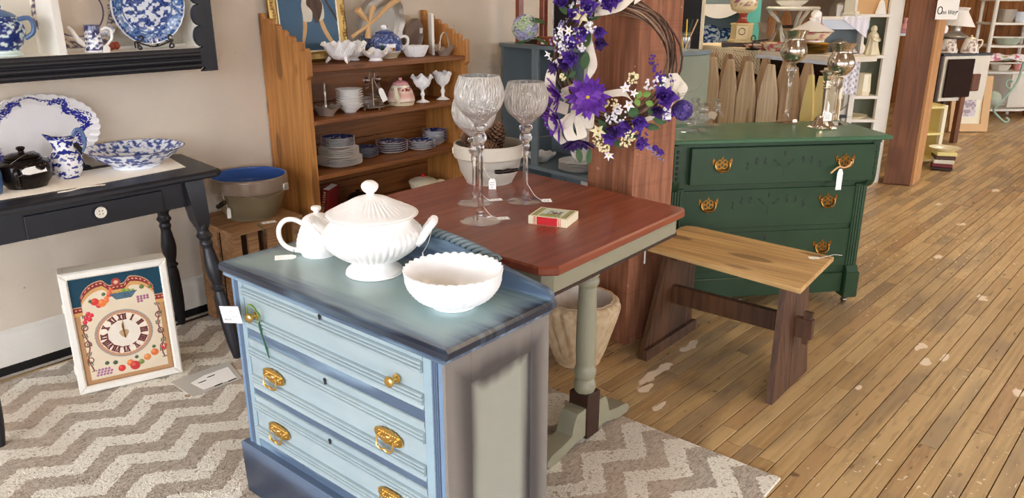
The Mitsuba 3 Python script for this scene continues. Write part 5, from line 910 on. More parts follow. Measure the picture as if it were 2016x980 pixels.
t = Th('hydrangea', 'pale green and lilac silk hydrangea head lying on the grey cabinet left of the wreath', 'flower', HP(.33, -.08, HT+.105)); t.p('florets', m, 'vc', False, color=c, kind='stuff')
def leafm(L, W, bend=.2): return sc(gridm(9, 5, lambda u, v: ((u)*L, (v-.5)*W*np.sin(PI*np.clip(u*.92+.06, 0, 1))**.7, -bend*L*u*u+.25*np.abs(v-.5)*W)), 1, 1, 1)
for P, ux, uy in (((-.02, -.05, -.055), (-.2, .85, -.45), (.8, .2, .3)), ((.02, -.05, -.06), (.3, -.9, -.25), (.9, .3, .1)), ((.0, -.04, .05), (.2, -.9, -.1), (.9, .2, .3))):
    x_ = np.array(ux)/np.linalg.norm(ux); y_ = np.array(uy)-x_*(x_ @ uy); y_ /= np.linalg.norm(y_); t.p('leaf', frame(leafm(.10, .06), P, x_, y_), 'leaf')
t.p('stem', tube([(0, 0, -.06), (.02, .05, -.095), (.05, .10, -.098)], .004), 'leaf')
J = np.array(HP(1.24, .33, HT)); t = Th('pencil_jar', 'clear glass jar of pencils on the grey cabinet right of the pillar', 'jar', tuple(J)); t.p('jar', lathe(sp([(0, .001), (.03, .001), (.032, .006), (.033, .07), (.028, .085), (.03, .098), (.027, .098), (.025, .085), (.029, .07), (.028, .008), (0, .008)], 3), 24), 'thin_glass')
for i, (dx, dy, mt, lb) in enumerate(((-.02, .03, 'yellow', 'yellow'), (.02, -.03, 'green_paint', 'green'), (.03, -.05, 'light_wood', 'tan'), (-.005, .0, 'yellow', 'short yellow'))):
    solo('pencil', f'{lb} pencil standing in the glass jar right of the pillar', 'pencil', tube([(0, 0, .009), (dx, dy, .16), (dx*1.03, dy*1.03, .17)], [.0042, .0042, .0042], 6), mt, (J[0]+.004*i-.006, J[1]-.003*i+.004, J[2]))
t = Th('display_board', 'tall black board with a cream edge behind the pencil jar', 'board', (5.13, 2.64, .001)); t.p('panel', rot(bx(0, .02, -.045, .13, 0, 1.6), 5), 'black'); t.p('edge', rot(bx(-.002, .022, -.063, -.045, 0, 1.6), 5), 'cream_glaze')
# ---------------------------------------------------------------- wreath hung on the pillar (x to the right, y up, z out into the room; lengths in units of 2.04 mm)
K = .00204; WC = np.array([2.700, 1.719, 1.292])
WM = T(np.array([[.514, 0, -.857, WC[0]], [-.857, 0, -.514, WC[1]], [0, 1, 0, WC[2]], [0, 0, 0, 1.]]))
w = Th('wreath', 'grapevine wreath of purple and white silk flowers with cream ribbon on the wooden pillar', 'wreath', M=WM)
RN = random.Random(11)
for i in range(34):
    a0 = RN.random()*2*PI; n = 34; r0, z0 = RN.gauss(107, 6), RN.gauss(0, 7); f1, p1 = RN.randint(2, 4), RN.random()*6
    P = [((r0+5*math.sin(f1*a+p1))*K*math.cos(a+a0), (r0+5*math.sin(f1*a+p1))*K*math.sin(a+a0), (z0+6*math.cos(f1*a+p1*2))*K) for a in np.linspace(0, RN.uniform(4.2, 6.6), n)]
    w.p('twig', tube(P, RN.uniform(.0018, .0042), 6), ('twig', 'twig_dark', 'twig_light')[i % 3], sm=True)
def pl(m, x, y, z, rx=0, ry=0, rz=0):
    if rz: m = rot(m, rz, (0, 0, 1))
    if rx: m = rot(m, rx, (1, 0, 0))
    if ry: m = rot(m, ry, (0, 1, 0))
    return tr(m, x*K, y*K, z*K)
def petal(L, W, cup=.3, curl=0., tip=.6):
    """petal along +x, cupped towards +z"""
    m = gridm(7, 4, lambda u, v: (L*u, (v-.5)*W*np.sin(PI*np.clip(u**tip*.9+.08, 0, 1)), L*(cup*u*u-curl*u**4)+W*.5*(v-.5)**2))
    b = m.copy(); b.vertices = b.vertices-[0, 0, .0006]; b.invert(); return cat(m, b)
def gerbera(x, y, z, R, rx, ry, mt, n=16, half=None, label=None):
    d = w.p('gerbera', pl(lathe([(0, -.003), (R*.14, -.002), (R*.22, .002), (R*.14, .005), (0, .004)], 14), x, y, z, rx, ry), 'yellow' if not half else mt, label=label)
    for ly, (s, el) in enumerate(((1, 12), (.78, 30))):
        for i in range(n):
            g = 360*(i+.5*ly)/n+RN.uniform(-6, 6); m = tr(petal(R*s*RN.uniform(.9, 1.08), R*.42, .18, 0, .8), R*.12, 0, 0); m = rot(m, -el+RN.uniform(-8, 8), (0, 1, 0)); w.p('petal', pl(rot(m, g), x, y, z, rx, ry), 'violet_light' if mt == 'violet' and RN.random() < .35 else mt, under=d)
def star(x, y, z, R, rx, ry, mt='white_petal', n=5, wd=.5, eye='yellow'):
    m = cat([rot(rot(petal(R*RN.uniform(.9, 1.1), R*wd, .15), -10, (0, 1, 0)), 360*i/n+RN.uniform(-8, 8)) for i in range(n)])
    d = w.p('star_flower', pl(m, x, y, z, rx, ry, RN.uniform(0, 70)), mt); w.p('flower_eye', pl(ball(R*.15, (0, 0, R*.06), (1, 1, .6), 1), x, y, z, rx, ry), eye, under=d)
def tulip(x, y, z, R, rx, ry, mt='purple', n=5):
    m = cat([rot(tr(rot(petal(R*1.5, R*1.15, .9, .75, .8), -38-14*(i % 2), (0, 1, 0)), R*.15), 360*i/n+RN.uniform(-12, 12)) for i in range(n)]+[rot(rot(petal(R*1.2, R*.8, .8, .6), -62, (0, 1, 0)), 120*i+40) for i in range(3)])
    w.p('tulip_flower', pl(m, x, y, z, rx, ry), mt)
def spray(x, y, z, R, n, mt='white_petal', st_='leaf'):
    B = []; S_ = []
    for i in range(n):
        d = np.array([RN.gauss(0, 1), RN.gauss(0, 1), abs(RN.gauss(0, 1))]); d /= np.linalg.norm(d); q = d*R*RN.uniform(.75, 1.05); B.append(ball(RN.uniform(.0040, .0056), q, (1, 1, 1), 1))
        if i % 3 == 0: S_.append(tube([(0, 0, -R*.3), q*.95], .0008, 4))
    d = w.p('berry_spray', pl(cat(B), x, y, z), mt, sm=True, kind='stuff'); w.p('stems', pl(cat(S_), x, y, z), st_, under=d, kind='stuff')
def leaf(x, y, z, L, W, g, rx=0, ry=0, mt='leaf'):
    m = gridm(9, 5, lambda u, v: (u*L, (v-.5)*W*np.sin(PI*np.clip(u*.92+.05, 0, 1))**.8, .22*L*u*(1-u)+.25*np.abs(v-.5)*W)); b = m.copy(); b.vertices = b.vertices-[0, 0, .0006]; b.invert()
    w.p('leaf', pl(cat(m, b), x, y, z, rx, ry, g), mt)
def plume(P, r, mt, n=36):
    C_ = sp(np.array(P)*K, 8); B = []
    for i in range(n):
        c = C_[int(i/n*len(C_))]; B.append(ball(.0042*(1-.5*i/n)+.001, c+np.array([RN.gauss(0, r), RN.gauss(0, r), RN.gauss(0, r)])*K*(1-.6*i/n), (1, 1, 1.3), 1))
    d = w.p('lavender_spike', cat(B), mt, sm=True, kind='stuff'); w.p('spike_stem', tube(C_, .001, 4), 'leaf', under=d)
def bow(P, W, mt='linen'): w.p('ribbon', strip(sp(np.array(P, float)*K, 6), np.array([np.array(q)*K*.8 for q in sp(W, 6)]), .0012), mt, sm=40)
# ribbon straps, loops and tails
bow([(-62, 60, 12), (-50, 20, 18), (-46, -10, 14), (-60, -40, 8), (-85, -60, 4), (-103, -78, 0)], [(9, 3, 6), (10, 3, 5), (11, 3, 4), (9, 9, 2), (6, 12, 2), (6, 10, 2)])
bow([(-88, 28, 14), (-118, 0, 20), (-128, -35, 22), (-122, -75, 16), (-100, -98, 8)], [(8, 8, 6), (12, 4, 8), (14, 0, 6), (12, -4, 6), (10, -6, 4)])
bow([(-92, -92, 16), (-118, -84, 30), (-128, -105, 34), (-112, -122, 30), (-90, -108, 18)], [(3, 14, 4), (2, 15, 0), (2, 16, 0), (3, 15, 0), (3, 13, 4)])
bow([(-92, -70, 20), (-98, -50, 32), (-84, -42, 40), (-72, -60, 34), (-80, -85, 22)], [(10, 3, 6), (10, 2, 8), (8, 6, 9), (10, 0, 8), (10, 4, 4)])
bow([(-82, -92, 22), (-62, -84, 40), (-40, -92, 42), (-42, -112, 36), (-64, -112, 28), (-82, -98, 20)], [(2, 12, 4), (0, 15, 2), (0, 17, 0), (0, 16, 0), (0, 14, 4), (2, 12, 4)])
bow([(-84, -98, 22), (-90, -125, 34), (-78, -148, 38), (-62, -140, 36), (-70, -115, 28), (-80, -98, 22)], [(10, 2, 4), (13, 0, 2), (14, 4, 0), (13, 2, 0), (11, 2, 4), (10, 0, 4)])
bow([(-88, -98, 20), (-104, -118, 26), (-112, -140, 24), (-98, -160, 18)], [(9, 4, 4), (11, 4, 3), (11, 3, 2), (8, 3, 2)])
bow([(-80, -96, 20), (-76, -76, 34), (-66, -82, 38), (-70, -100, 26)], [(8, 2, 4), (9, 0, 4), (8, 4, 4), (8, 0, 3)])
bow([(-38, -64, 18), (-10, -58, 24), (18, -56, 22), (34, -72, 16)], [(2, 8, 4), (0, 9, 4), (-2, 9, 4), (-6, 6, 3)])
bow([(108, -18, 16), (112, -50, 20), (104, -82, 18), (84, -100, 14), (55, -112, 10), (40, -124, 6)], [(9, 0, 4), (10, 0, 4), (9, 4, 4), (7, 8, 3), (5, 9, 3), (4, 8, 2)])
bow([(104, -22, 14), (98, -40, 26), (108, -52, 30), (118, -34, 24), (110, -18, 16)], [(6, 4, 4), (7, 4, 2), (7, 3, 2), (7, 3, 2), (6, 2, 4)])
bow([(110, -20, 16), (118, -34, 18), (132, -52, 14), (126, -72, 10)], [(9, 4, 2), (12, 6, 2), (9, 8, 0), (4, 5, 0)])
bow([(-44, 100, 18), (-18, 104, 26), (8, 112, 28), (30, 128, 20)], [(3, 17, 4), (1, 17, 2), (1, 17, 0), (2, 14, 2)])
bow([(30, 120, 20), (44, 128, 16), (64, 140, 8)], [(2, 15, 2), (3, 14, 2), (5, 8, 2)])
# blossoms
gerbera(-52, -63, 46, 40*K, -12, 6, 'violet', 18, label='large violet gerbera'); gerbera(-112, -60, 22, 36*K, 15, -62, 'violet', 14, True); gerbera(-112, -112, 20, 38*K, 20, -58, 'violet', 14, True); gerbera(-72, -152, 16, 34*K, 72, 4, 'deep_purple', 14, True); gerbera(-120, -10, 22, 14*K, 0, -30, 'deep_purple', 10, True)
for a in ((-105, 108, 26, 15, -30, -10), (-84, 84, 24, 13, -20, 10), (-70, 62, 24, 13, 20, 5), (-88, 30, 22, 13, -35, 0), (-96, 0, 18, 12, 10, -20), (-28, 105, 30, 13, -20, 30), (-14, 118, 26, 12, 0, 20), (92, -62, 26, 19, -10, 10), (80, -84, 22, 12, 20, 10), (20, -112, 26, 17, 40, 0), (44, -104, 24, 15, 25, 20), (-6, -136, 20, 13, 30, -10), (-84, 10, 26, 14, 0, -20), (-60, 100, 28, 15, -20, 10), (-90, 126, 26, 15, -20, -10), (4, -122, 24, 13, 30, -20), (52, -146, 18, 12, 40, 20), (-42, 62, 20, 12, 20, 30), (-36, 46, 20, 12, 40, 20), (100, -90, 16, 11, 30, 20)): tulip(a[0], a[1], a[2], a[3]*K*1.25, a[4], a[5], 'deep_purple' if a[0] in (-96, 80, -36, 4) else 'purple')
star(-70, 88, 34, 19*K, -10, 0, 'cream_petal', 6, .55); star(-92, 60, 32, 12*K, -5, -20, n=6, wd=.4); star(-76, 58, 32, 13*K, 0, 5, n=6, wd=.4); star(-108, 62, 28, 10*K, 0, -20, n=5); star(20, -46, 32, 13*K, -10, 0, n=5); star(36, -55, 30, 10*K, 0, 20, n=5); star(28, -78, 30, 13*K, 10, 0, n=5, wd=.55); star(-30, -130, 30, 17*K, 10, -10, 'cream_petal', 6, .5, 'gold_cloth'); star(-8, -180, 18, 12*K, 20, 0, n=6, wd=.45); star(-114, -76, 30, 11*K, 0, -30, n=5); star(-102, -62, 32, 10*K, 0, -10, n=5); star(-132, 16, 26, 9*K, 10, -30, n=4); star(-128, 8, 24, 7*K, 30, -20, n=4); star(-36, 128, 34, 20*K, 0, 0, n=6, wd=.6); star(-66, 118, 30, 14*K, 0, 0, n=6, wd=.6)
for a in ((-52, 66, 34, 9, 26, 0), (-112, 44, 26, 10, 24, 0), (-104, 28, 26, 9, 24, 0), (-90, 40, 26, 8, 20, 0), (-68, 34, 24, 10, 24, 0), (-80, 104, 24, 11, 22, 0), (-104, -28, 24, 6, 14, 1), (34, -28, 28, 10, 26, 1), (86, -34, 22, 12, 26, 0), (64, -40, 20, 9, 16, 0), (-22, -74, 24, 11, 26, 1), (-4, -78, 22, 10, 22, 1), (10, -100, 24, 12, 26, 0), (-8, -104, 22, 10, 20, 0), (30, -134, 26, 14, 34, 1), (24, -150, 26, 10, 24, 1), (-28, -150, 24, 10, 24, 1), (-18, -165, 22, 10, 24, 1), (6, -86, 22, 9, 18, 0)): spray(a[0], a[1], a[2], a[3]*K*1.15, a[4], 'cream_petal' if a[5] else 'white_petal')
plume([(66, 8, 16), (76, -14, 18), (86, -38, 18)], 5, 'purple', 40); plume([(76, -28, 20), (94, -24, 20), (114, -30, 16)], 6, 'purple', 40); plume([(-122, 30, 20), (-112, 62, 20), (-100, 80, 16)], 6, 'lavender', 40); plume([(-96, 10, 24), (-84, 16, 24), (-76, -2, 22)], 7, 'purple', 40); plume([(50, -132, 18), (58, -150, 18), (50, -165, 14)], 7, 'purple', 40); plume([(56, -150, 16), (78, -168, 16), (100, -188, 14)], 3.4, 'lavender', 34); plume([(-42, 122, 34), (-48, 100, 34), (-52, 84, 30)], 5, 'lavender', 30); plume([(-128, -120, 24), (-122, -128, 24), (-116, -134, 20)], 4, 'lavender', 16)
for a in ((92, -166, 14, 9), (82, -158, 16, 8)): tulip(*a[:3], a[3]*K, 50, 20, 'purple')
for a in ((-100, -60, 6, 34, 18, 200), (-70, -130, 6, 36, 18, -120), (-30, -110, 8, 34, 16, -60), (20, -130, 8, 32, 16, -30), (60, -120, 8, 30, 14, -10), (-20, -90, 8, 30, 14, 160), (80, -60, 8, 30, 14, 60), (-100, 90, 8, 30, 14, 120), (-80, 50, 8, 34, 16, -140), (-60, 80, 8, 34, 16, 30), (-30, 120, 8, 30, 14, 60), (-96, 108, 22, 34, 12, -35), (-70, -170, 8, 30, 14, -80), (-60, 30, 18, 30, 14, 80), (-58, 20, 16, 34, 18, -100), (-108, -34, 14, 20, 10, 60), (-100, -40, 14, 22, 9, 90), (-94, -30, 14, 22, 9, 40), (48, -94, 20, 24, 22, 170), (54, -60, 24, 16, 12, 20), (44, -66, 24, 16, 12, 70), (60, -72, 24, 16, 12, -20), (48, -80, 24, 16, 12, 120), (66, -86, 18, 20, 16, -40), (36, -90, 18, 22, 12, -60), (76, -104, 12, 28, 16, -20), (-46, -170, 10, 34, 12, -95), (0, -146, 14, 26, 12, -50), (-66, 96, 20, 20, 12, 30)): leaf(a[0], a[1], a[2], a[3]*K, a[4]*K, a[5], mt='bright_leaf' if 40 < a[0] < 62 and a[1] > -90 else 'leaf')
for P in ([(66, 130, 10), (82, 60, 12), (92, 0, 10)], [(80, 120, 10), (96, 40, 12), (100, 0, 10)], [(-80, -120, 10), (-110, -140, 20), (-150, -146, 30)], [(40, -100, 14), (30, -150, 18), (-12, -200, 14)], [(0, -140, 14), (40, -165, 20), (98, -200, 16)], [(-40, -130, 14), (-60, -160, 20), (-76, -198, 14)], [(110, -60, 12), (150, -50, 16), (168, -30, 14)], [(100, -70, 14), (126, -62, 16), (146, -52, 12)]): w.p('grass_blade', tube(np.array(P)*K, [.0011, .0004], 5, 6), 'twig')
m, c = flowerball(.036, 46, [(84, 66, 140), (110, 90, 160), (64, 48, 120)], 8, .013); w.p('hydrangea_sprig', pl(m, 132, -88, 16), 'vc', False, color=c, kind='stuff', label='purple hydrangea sprig')
e = lambda x, y, z: tuple(np.array(WC)+x*K*np.array([.514, -.857, 0])+y*K*np.array([0, 0, 1])+z*K*np.array([-.857, -.514, 0]))
tag('white handwritten tag hanging at the lower right of the wreath', e(100, -80, 28), (.514, -.857, .1), (.05, -.1, -1), .034, .052, lines=4, knot=e(104, -70, 22))
# ================================================================ the far half of the shop
# picket-fronted counter: pickets stand along the line FA -> FB
FA, FB, FZ = np.array([5.20, 2.50]), np.array([4.80, 1.66]), 1.135
fd = (FB-FA)/np.linalg.norm(FB-FA); fn = np.array([-fd[1], fd[0]]); FM = T(np.array([[fd[0], fn[0], 0, FA[0]], [fd[1], fn[1], 0, FA[1]], [0, 0, 1, 0], [0, 0, 0, 1.]]))
FP = lambda x, y, z: tuple(FA+fd*x+fn*y)+(z,)
t = Th('picket_counter', 'display counter faced with weathered pointed pickets behind the green dresser', 'counter', M=FM)
RN = random.Random(4)
def picket(x, wd, zt, y, mt, tip=.16):
    P = [(x-wd/2, .25), (x+wd/2, .25), (x+wd/2, zt-tip), (x+wd*.40, zt-tip*.62), (x+wd*.16, zt-.004), (x+wd*.13, zt), (x-wd*.13, zt), (x-wd*.16, zt-.004), (x-wd*.40, zt-tip*.62), (x-wd/2, zt-tip)]
    t.p('picket', flat(P, y, y+.018), mt)
for i, mt in enumerate(('picket_brown', 'picket_wood', 'picket_wood', 'picket_wood', 'picket_wood', 'picket_brown', 'picket_yellow', 'picket_yellow')): picket((-.165, .0, .185, .37, .575, .765, .925, .995)[i], .170 if i < 6 else .10, FZ-.002*i-(.03 if i >= 6 else 0), -.02+(.012 if i in (0, 5, 7) else 0), mt, .24)
for i in range(8): picket(-.25+.185*i, .165, FZ+.03-.002*i, .012, 'picket_brown', .22)
t.p('rail', bx(-.3, 1.0, .032, .06, .9, .98), 'picket_brown'); t.p('rail', bx(-.3, 1.0, .032, .06, .4, .48), 'picket_brown')
t.p('counter_top', bx(-.40, 1.08, .06, .34, 1.17, 1.20, .003), 'offwhite'); t.p('cabinet', bx(-.35, .95, .1, .22, .02, 1.17), 'dark_wood')
t.p('ledge', bx(.36, 1.06, .04, .1, 1.15, 1.172, .003), 'pale_blue', label='chipped pale blue ledge'); t.p('end_post', bx(1.0, 1.12, -.0, .05, .001, 1.14, .003), 'cream_glaze', label='cream end post')
m = gridm(90, 50, lambda u, v: (-.40+.80*u, np.where(v < .55, .06-.06*0+.5*(.55-v), .052-.012*np.sin(u*30)*np.clip(v-.55, 0, 1)), np.where(v < .55, 1.203, 1.203-(v-.55)*(.30+.06*np.abs(np.sin(u*9*PI/2)))))); V0 = m.vertices
c = np.tile(LN((236, 222, 188)), (len(V0), 1)); hole = (np.sin(V0[:, 0]*230)*np.sin(V0[:, 2]*230) > .35)*(V0[:, 2] < 1.195); c = over(c, (120, 92, 62), hole*.8)
solo('crochet_cloth', 'cream crocheted cloth hanging over the edge of the picket counter', 'cloth', m, 'vc', M=FM, color=c)
CT = 1.2005
def at(x, y, z=CT): return FP(x, y, z)
t = Th('urn_lamp_base', 'painted porcelain urn on a cream six-sided plinth on the picket counter', 'lamp', at(.02, .20, CT+.03), -64)
t.p('plinth', cat(lathe([(0, 0), (.092, 0), (.092, .012), (.082, .022), (.082, .03), (0, .03)], 6), lathe([(0, .03), (.076, .03), (.074, .115), (.08, .12), (.078, .13), (0, .13)], 6)), 'urn_cream', sm=False); m = lathe(sp([(0, .13), (.045, .13), (.03, .145), (.027, .175), (.04, .20), (.075, .215), (.09, .24), (.094, .28), (.085, .33), (.06, .37), (0, .38)], 4), 48); V0 = m.vertices; c = np.tile(LN((224, 204, 158)), (len(V0), 1)); c = over(c, (150, 62, 44), (V0[:, 2] < .20)*1.); c = over(c, (150, 96, 110), (V0[:, 2] > .24)*(V0[:, 2] < .31)*(meshkit.fbm(V0*70, 3, 2) > .58)); t.p('urn', m, 'vcg', True, color=c); t.p('medallion', tube([(.022*math.sin(a), -.0655, .075+.022*math.cos(a)) for a in np.linspace(0, 2*PI, 18)], .003, 6), 'old_brass')
solo('dark_board', 'dark wooden board under the porcelain urn on the picket counter', 'board', bx(-.13, .15, -.115, .115, 0, .029, .003), 'dark_wood', at(.02, .20), -64)
def dish(name, lab, cat_, loc, R, h, fnc, gl='vcg', n=56):
    m = shell(sp([(0, 0), (R*.55, 0), (R*.6, h*.1), (R*.85, h*.55), (R, h)], 4), .005, n); solo(name, lab, cat_, m, gl, loc, color=fnc(m) if fnc else None)
rose = lambda base, ink, s=50, th=.55: (lambda m: over(np.tile(LN(base), (len(m.vertices), 1)), ink, (meshkit.fbm(m.vertices*s, 3, 5) > th)*.9))
dish('flower_plate', 'cream platter with red poppies on the picket counter', 'platter', at(.32, .14), .13, .03, rose((232, 222, 198), (176, 40, 50), 26, .54)); dish('oval_bowl', 'cream bowl with pink flowers on the picket counter beside the candle snuffer', 'bowl', at(.47, .12), .11, .05, rose((232, 216, 178), (196, 80, 100), 40, .56))
t = Th('chamber_stick', 'small dark iron chamber candlestick at the front of the picket counter', 'candlestick', at(.34, .03)); t.p('dish', lathe([(0, 0), (.04, 0), (.045, .008), (.042, .008), (.038, .004), (0, .004)], 24), 'iron'); t.p('stem', tube([(0, 0, .004), (.0, 0, .05), (.03, -.03, .06), (.08, -.07, .065)], .004, 6, 4), 'iron'); t.p('ring', tube([(0, .014*math.sin(a), .075+.018*math.cos(a)) for a in np.linspace(0, 2*PI, 18)], .003, 6), 'iron')
for i in range(5):
    m = gridm(24, 16, lambda u, v: ((u-.5)*.24, (v-.5)*.2, .014*i+.006+.003*np.sin(u*8+i*2)*np.cos(v*5+i))); b = m.copy(); b.vertices = b.vertices-[0, 0, .009]; b.invert()
    solo('folded_napkin', f'{ORD[4-i]} mustard folded cloth in the pile under the flowered casserole', 'cloth', cat(m, b), 'gold_cloth', at(.70+.004*i, .14), -64+i)
t = Th('casserole', 'flowered cream casserole with a pointed lid on the mustard cloths', 'casserole', at(.72, .15, CT+.08), -64); m = lathe(sp([(0, 0), (.07, 0), (.10, .02), (.12, .045), (.125, .05), (0, .052)], 4), 40); t.p('body', m, 'vcg', True, color=rose((236, 224, 190), (196, 100, 110), 40, .56)(m)); t.p('lid', lathe(sp([(0, .052), (.126, .053), (.12, .062), (.07, .085), (.03, .11), (.014, .118), (.02, .13), (0, .138)], 3), 40), 'white_glaze')
t = Th('goose_figurine', 'white ceramic goose with a pink bow behind the casserole', 'figurine', at(.585, .29)); t.p('body', cat(ball(.075, (0, 0, .07), (1.2, .8, .9)), tube([(.03, 0, .10), (.05, -.005, .17), (.03, -.01, .215)], [.04, .026, .03], 12, 5), ball(.036, (.02, -.01, .225), (1.2, .9, .9)), tube([(-.005, -.01, .222), (-.06, -.012, .205)], [.018, .006], 10)), 'white_glaze', sm=True); t.p('bow', cat(ball(.03, (.07, -.02, .15), (.6, 1, 1)), ball(.025, (.06, .02, .13), (.8, 1, 1))), 'pink', sm=True)
t = Th('crystal_bowl', 'cut crystal boat bowl shining behind the porcelain urn', 'bowl', at(.225, .26)); t.p('bowl', rot(shell(sp([(0, 0), (.05, 0), (.055, .01), (.03, .03), (.05, .06), (.08, .11), (.105, .17)], 3), .006, 40, lambda th, k, r, z: (r*(1+.3*np.cos(2*th))*(1+.03*np.sign(np.sin(th*20))), z)), 20), 'glass', sm=False)
t = Th('wire_basket', 'small clear beaded wire basket behind the poppy platter', 'basket', at(.44, .28)); t.p('rim', tube([(.10*math.cos(a), .06*math.sin(a), .075) for a in np.linspace(0, 2*PI, 30)], .004, 6), 'pale_blue')
for i in range(16): a = 2*PI*i/16; t.p('rod', tube([(.08*math.cos(a), .045*math.sin(a), 0), (.10*math.cos(a), .06*math.sin(a), .075)], .0028, 5), 'pale_blue')
t.p('beads', cat([ball(.009, (.10*math.cos(a), .06*math.sin(a), .085+.01*(i % 2)), (1, 1, 1), 1) for i, a in enumerate(np.linspace(0, 2*PI, 24))]), 'pale_blue', sm=True, kind='stuff')
# teal cupboard and blue china
a = math.radians(-65); TM = T(np.array([[math.cos(a), -math.sin(a), 0, 6.45], [math.sin(a), math.cos(a), 0, 3.70], [0, 0, 1, 0], [0, 0, 0, 1.]]))
TP_ = lambda x, y, z: (6.45+math.cos(a)*x-math.sin(a)*y, 3.70+math.sin(a)*x+math.cos(a)*y, z)
t = Th('teal_cupboard', 'turquoise painted open cupboard holding blue china behind the picket counter', 'cupboard', M=TM)
t.p('stile', bx(0, .09, 0, .05, 0, 1.95, .003), 'teal_paint'); t.p('stile', bx(.78, .90, 0, .05, 0, 1.95, .003), 'teal_paint'); t.p('side_panel', bx(.87, .90, .05, .42, 0, 1.95), 'teal_paint'); t.p('side_panel', bx(0, .02, .05, .42, 0, 1.95), 'teal_paint'); t.p('back', bx(.02, .87, .40, .42, 0, 1.95), 'slate_paint'); t.p('shelf', bx(.02, .88, .02, .40, 1.06, 1.085, .002), 'teal_paint'); t.p('shelf', bx(.02, .88, .02, .40, 1.44, 1.465, .002), 'white_paint'); t.p('hinge', cat(bx(.80, .82, -.006, 0, 1.22, 1.27), bx(.80, .82, -.006, 0, 1.38, 1.40)), 'teal_paint')
for i, (x, y, r) in enumerate(((.30, .28, .11), (.47, .30, .10), (.62, .33, .085))):
    m = rot(disc(r, r, .014, 60, 24), 12, (1, 0, 0)); solo('blue_plate', ('left blue and white plate standing in the turquoise cupboard', 'middle blue and white plate standing in the turquoise cupboard', 'right dark-centred plate standing in the turquoise cupboard')[i], 'plate', rot(m, -65), 'vcg', TP_(x, y, 1.087+r), color=willow(m, 38, .48, i))
dish('blue_tureen', 'low blue and white tureen in the turquoise cupboard', 'tureen', TP_(.36, .14, 1.0865), .09, .06, lambda m: willow(m, 30, .5, 2)); solo('white_cloth', 'white cloth draped over the upper shelf of the turquoise cupboard', 'cloth', gridm(30, 10, lambda u, v: (.30+.48*u, -.012-.004*np.sin(u*20), 1.468-v*(.02+.10*np.sin(PI*u)))), 'white_paint', M=TM)
t = Th('white_stand', 'white wire-legged stand beside the turquoise cupboard with a plate on it', 'stand', TP_(1.17, .10, 0)); t.p('top', lathe([(0, 1.42), (.22, 1.42), (.23, 1.435), (.22, 1.45), (0, 1.45)], 32), 'white_paint')
for s in (0, 2.1, 4.2): t.p('leg', tube([(.20*math.cos(s), .2*math.sin(s), 1.42), (.08*math.cos(s), .08*math.sin(s), 1.25), (.06*math.cos(s), .06*math.sin(s), .8), (.2*math.cos(s), .2*math.sin(s), 0)], .016, 8, 4), 'white_paint')
dish('white_plate', 'white rolled-edge plate on the white wire-legged stand', 'plate', TP_(1.15, .08, 1.451), .14, .05, None, 'white_glaze')
# wooden bed-head and chairs at the back
for i, (x, y) in enumerate(((7.62, 2.86), (7.88, 2.56))):
    t = Th('wooden_crate', ('tan wooden box with a dark rim beyond the white stand', 'tan wooden box behind the white goose')[i], 'box', (x, y, .55), -50); t.p('box', bx(-.16, .16, -.1, .1, 0, .70, .004), 'light_wood'); t.p('rim', bx(-.17, .17, -.11, .11, .70, .72, .003), 'bench_leg'); t.p('stand', bx(-.15, .15, -.09, .09, -.549, 0), 'dark_wood')
t = Th('wooden_chair', 'orange-brown wooden chair with pointed slats behind the wooden boxes', 'chair', (8.55, 3.25, 0), -52)
for i in range(4): t.p('slat', flat([(-.26+.14*i, .4), (-.15+.14*i, .4), (-.15+.14*i, 1.28), (-.17+.14*i, 1.36), (-.205+.14*i, 1.40), (-.24+.14*i, 1.36), (-.26+.14*i, 1.28)], 0, .02), 'plank_wall')
t.p('seat', bx(-.28, .32, -.4, .02, .42, .45), 'plank_wall')
for x in (-.26, .29):
    for y in (-.38, .0): t.p('leg', bx(x-.02, x+.02, y-.02, y+.02, .001, .42), 'plank_wall')
t = Th('tin_lamp', 'pewter wall lantern shapes above the wooden chair', 'lantern', (8.45, 2.72, 1.30)); t.p('body', lathe(sp([(0, 0), (.10, 0), (.12, .06), (.10, .16), (.06, .2), (0, .22)], 3), 24), 'pewter'); t.p('stand', tube([(0, 0, -1.30), (0, 0, 0)], .03, 10), 'iron')
solo('paper_tag', 'white tag hanging on the pewter lantern', 'tag', bx(-.03, .03, -.002, 0, -.13, .0), 'paper', (8.33, 2.70, 1.45), -50)
# white cubby table with lace
a2 = math.radians(-56); LM = T(np.array([[math.cos(a2), -math.sin(a2), 0, 6.34], [math.sin(a2), math.cos(a2), 0, 2.23], [0, 0, 1, 0], [0, 0, 0, 1.]])); LP = lambda x, y, z: (6.34+math.cos(a2)*x-math.sin(a2)*y, 2.23+math.sin(a2)*x+math.cos(a2)*y, z)
t = Th('lace_table', 'small white painted table spread with a white lace cloth, left of the white shelves', 'table', M=LM); t.p('top', bx(.06, .40, 0, .2, 1.085, 1.105, .003), 'white_paint'); t.p('lower_shelf', bx(.08, .38, .02, .18, .60, .62), 'black_paint')
for x in (.08, .36):
    for y in (.02, .15): t.p('leg', bx(x-.02, x+.02, y, y+.04, .001, 1.085), 'white_paint')
m = gridm(110, 60, lambda u, v: (.14+.24*u, -.004-.008*np.abs(np.sin(u*14)), 1.108-v*(.30+.02*np.abs(np.sin(u*11*PI)))-.0*u)); V0 = m.vertices; hl = (np.sin(V0[:, 0]*150)*np.sin(V0[:, 2]*130+np.sin(V0[:, 0]*90)) > .25); c = over(np.tile(LN((234, 234, 242)), (len(V0), 1)), (150, 148, 166), hl*.75); solo('lace_cloth', 'white lace cloth hanging from the small white table', 'cloth', m, 'vc', M=LM, color=c)
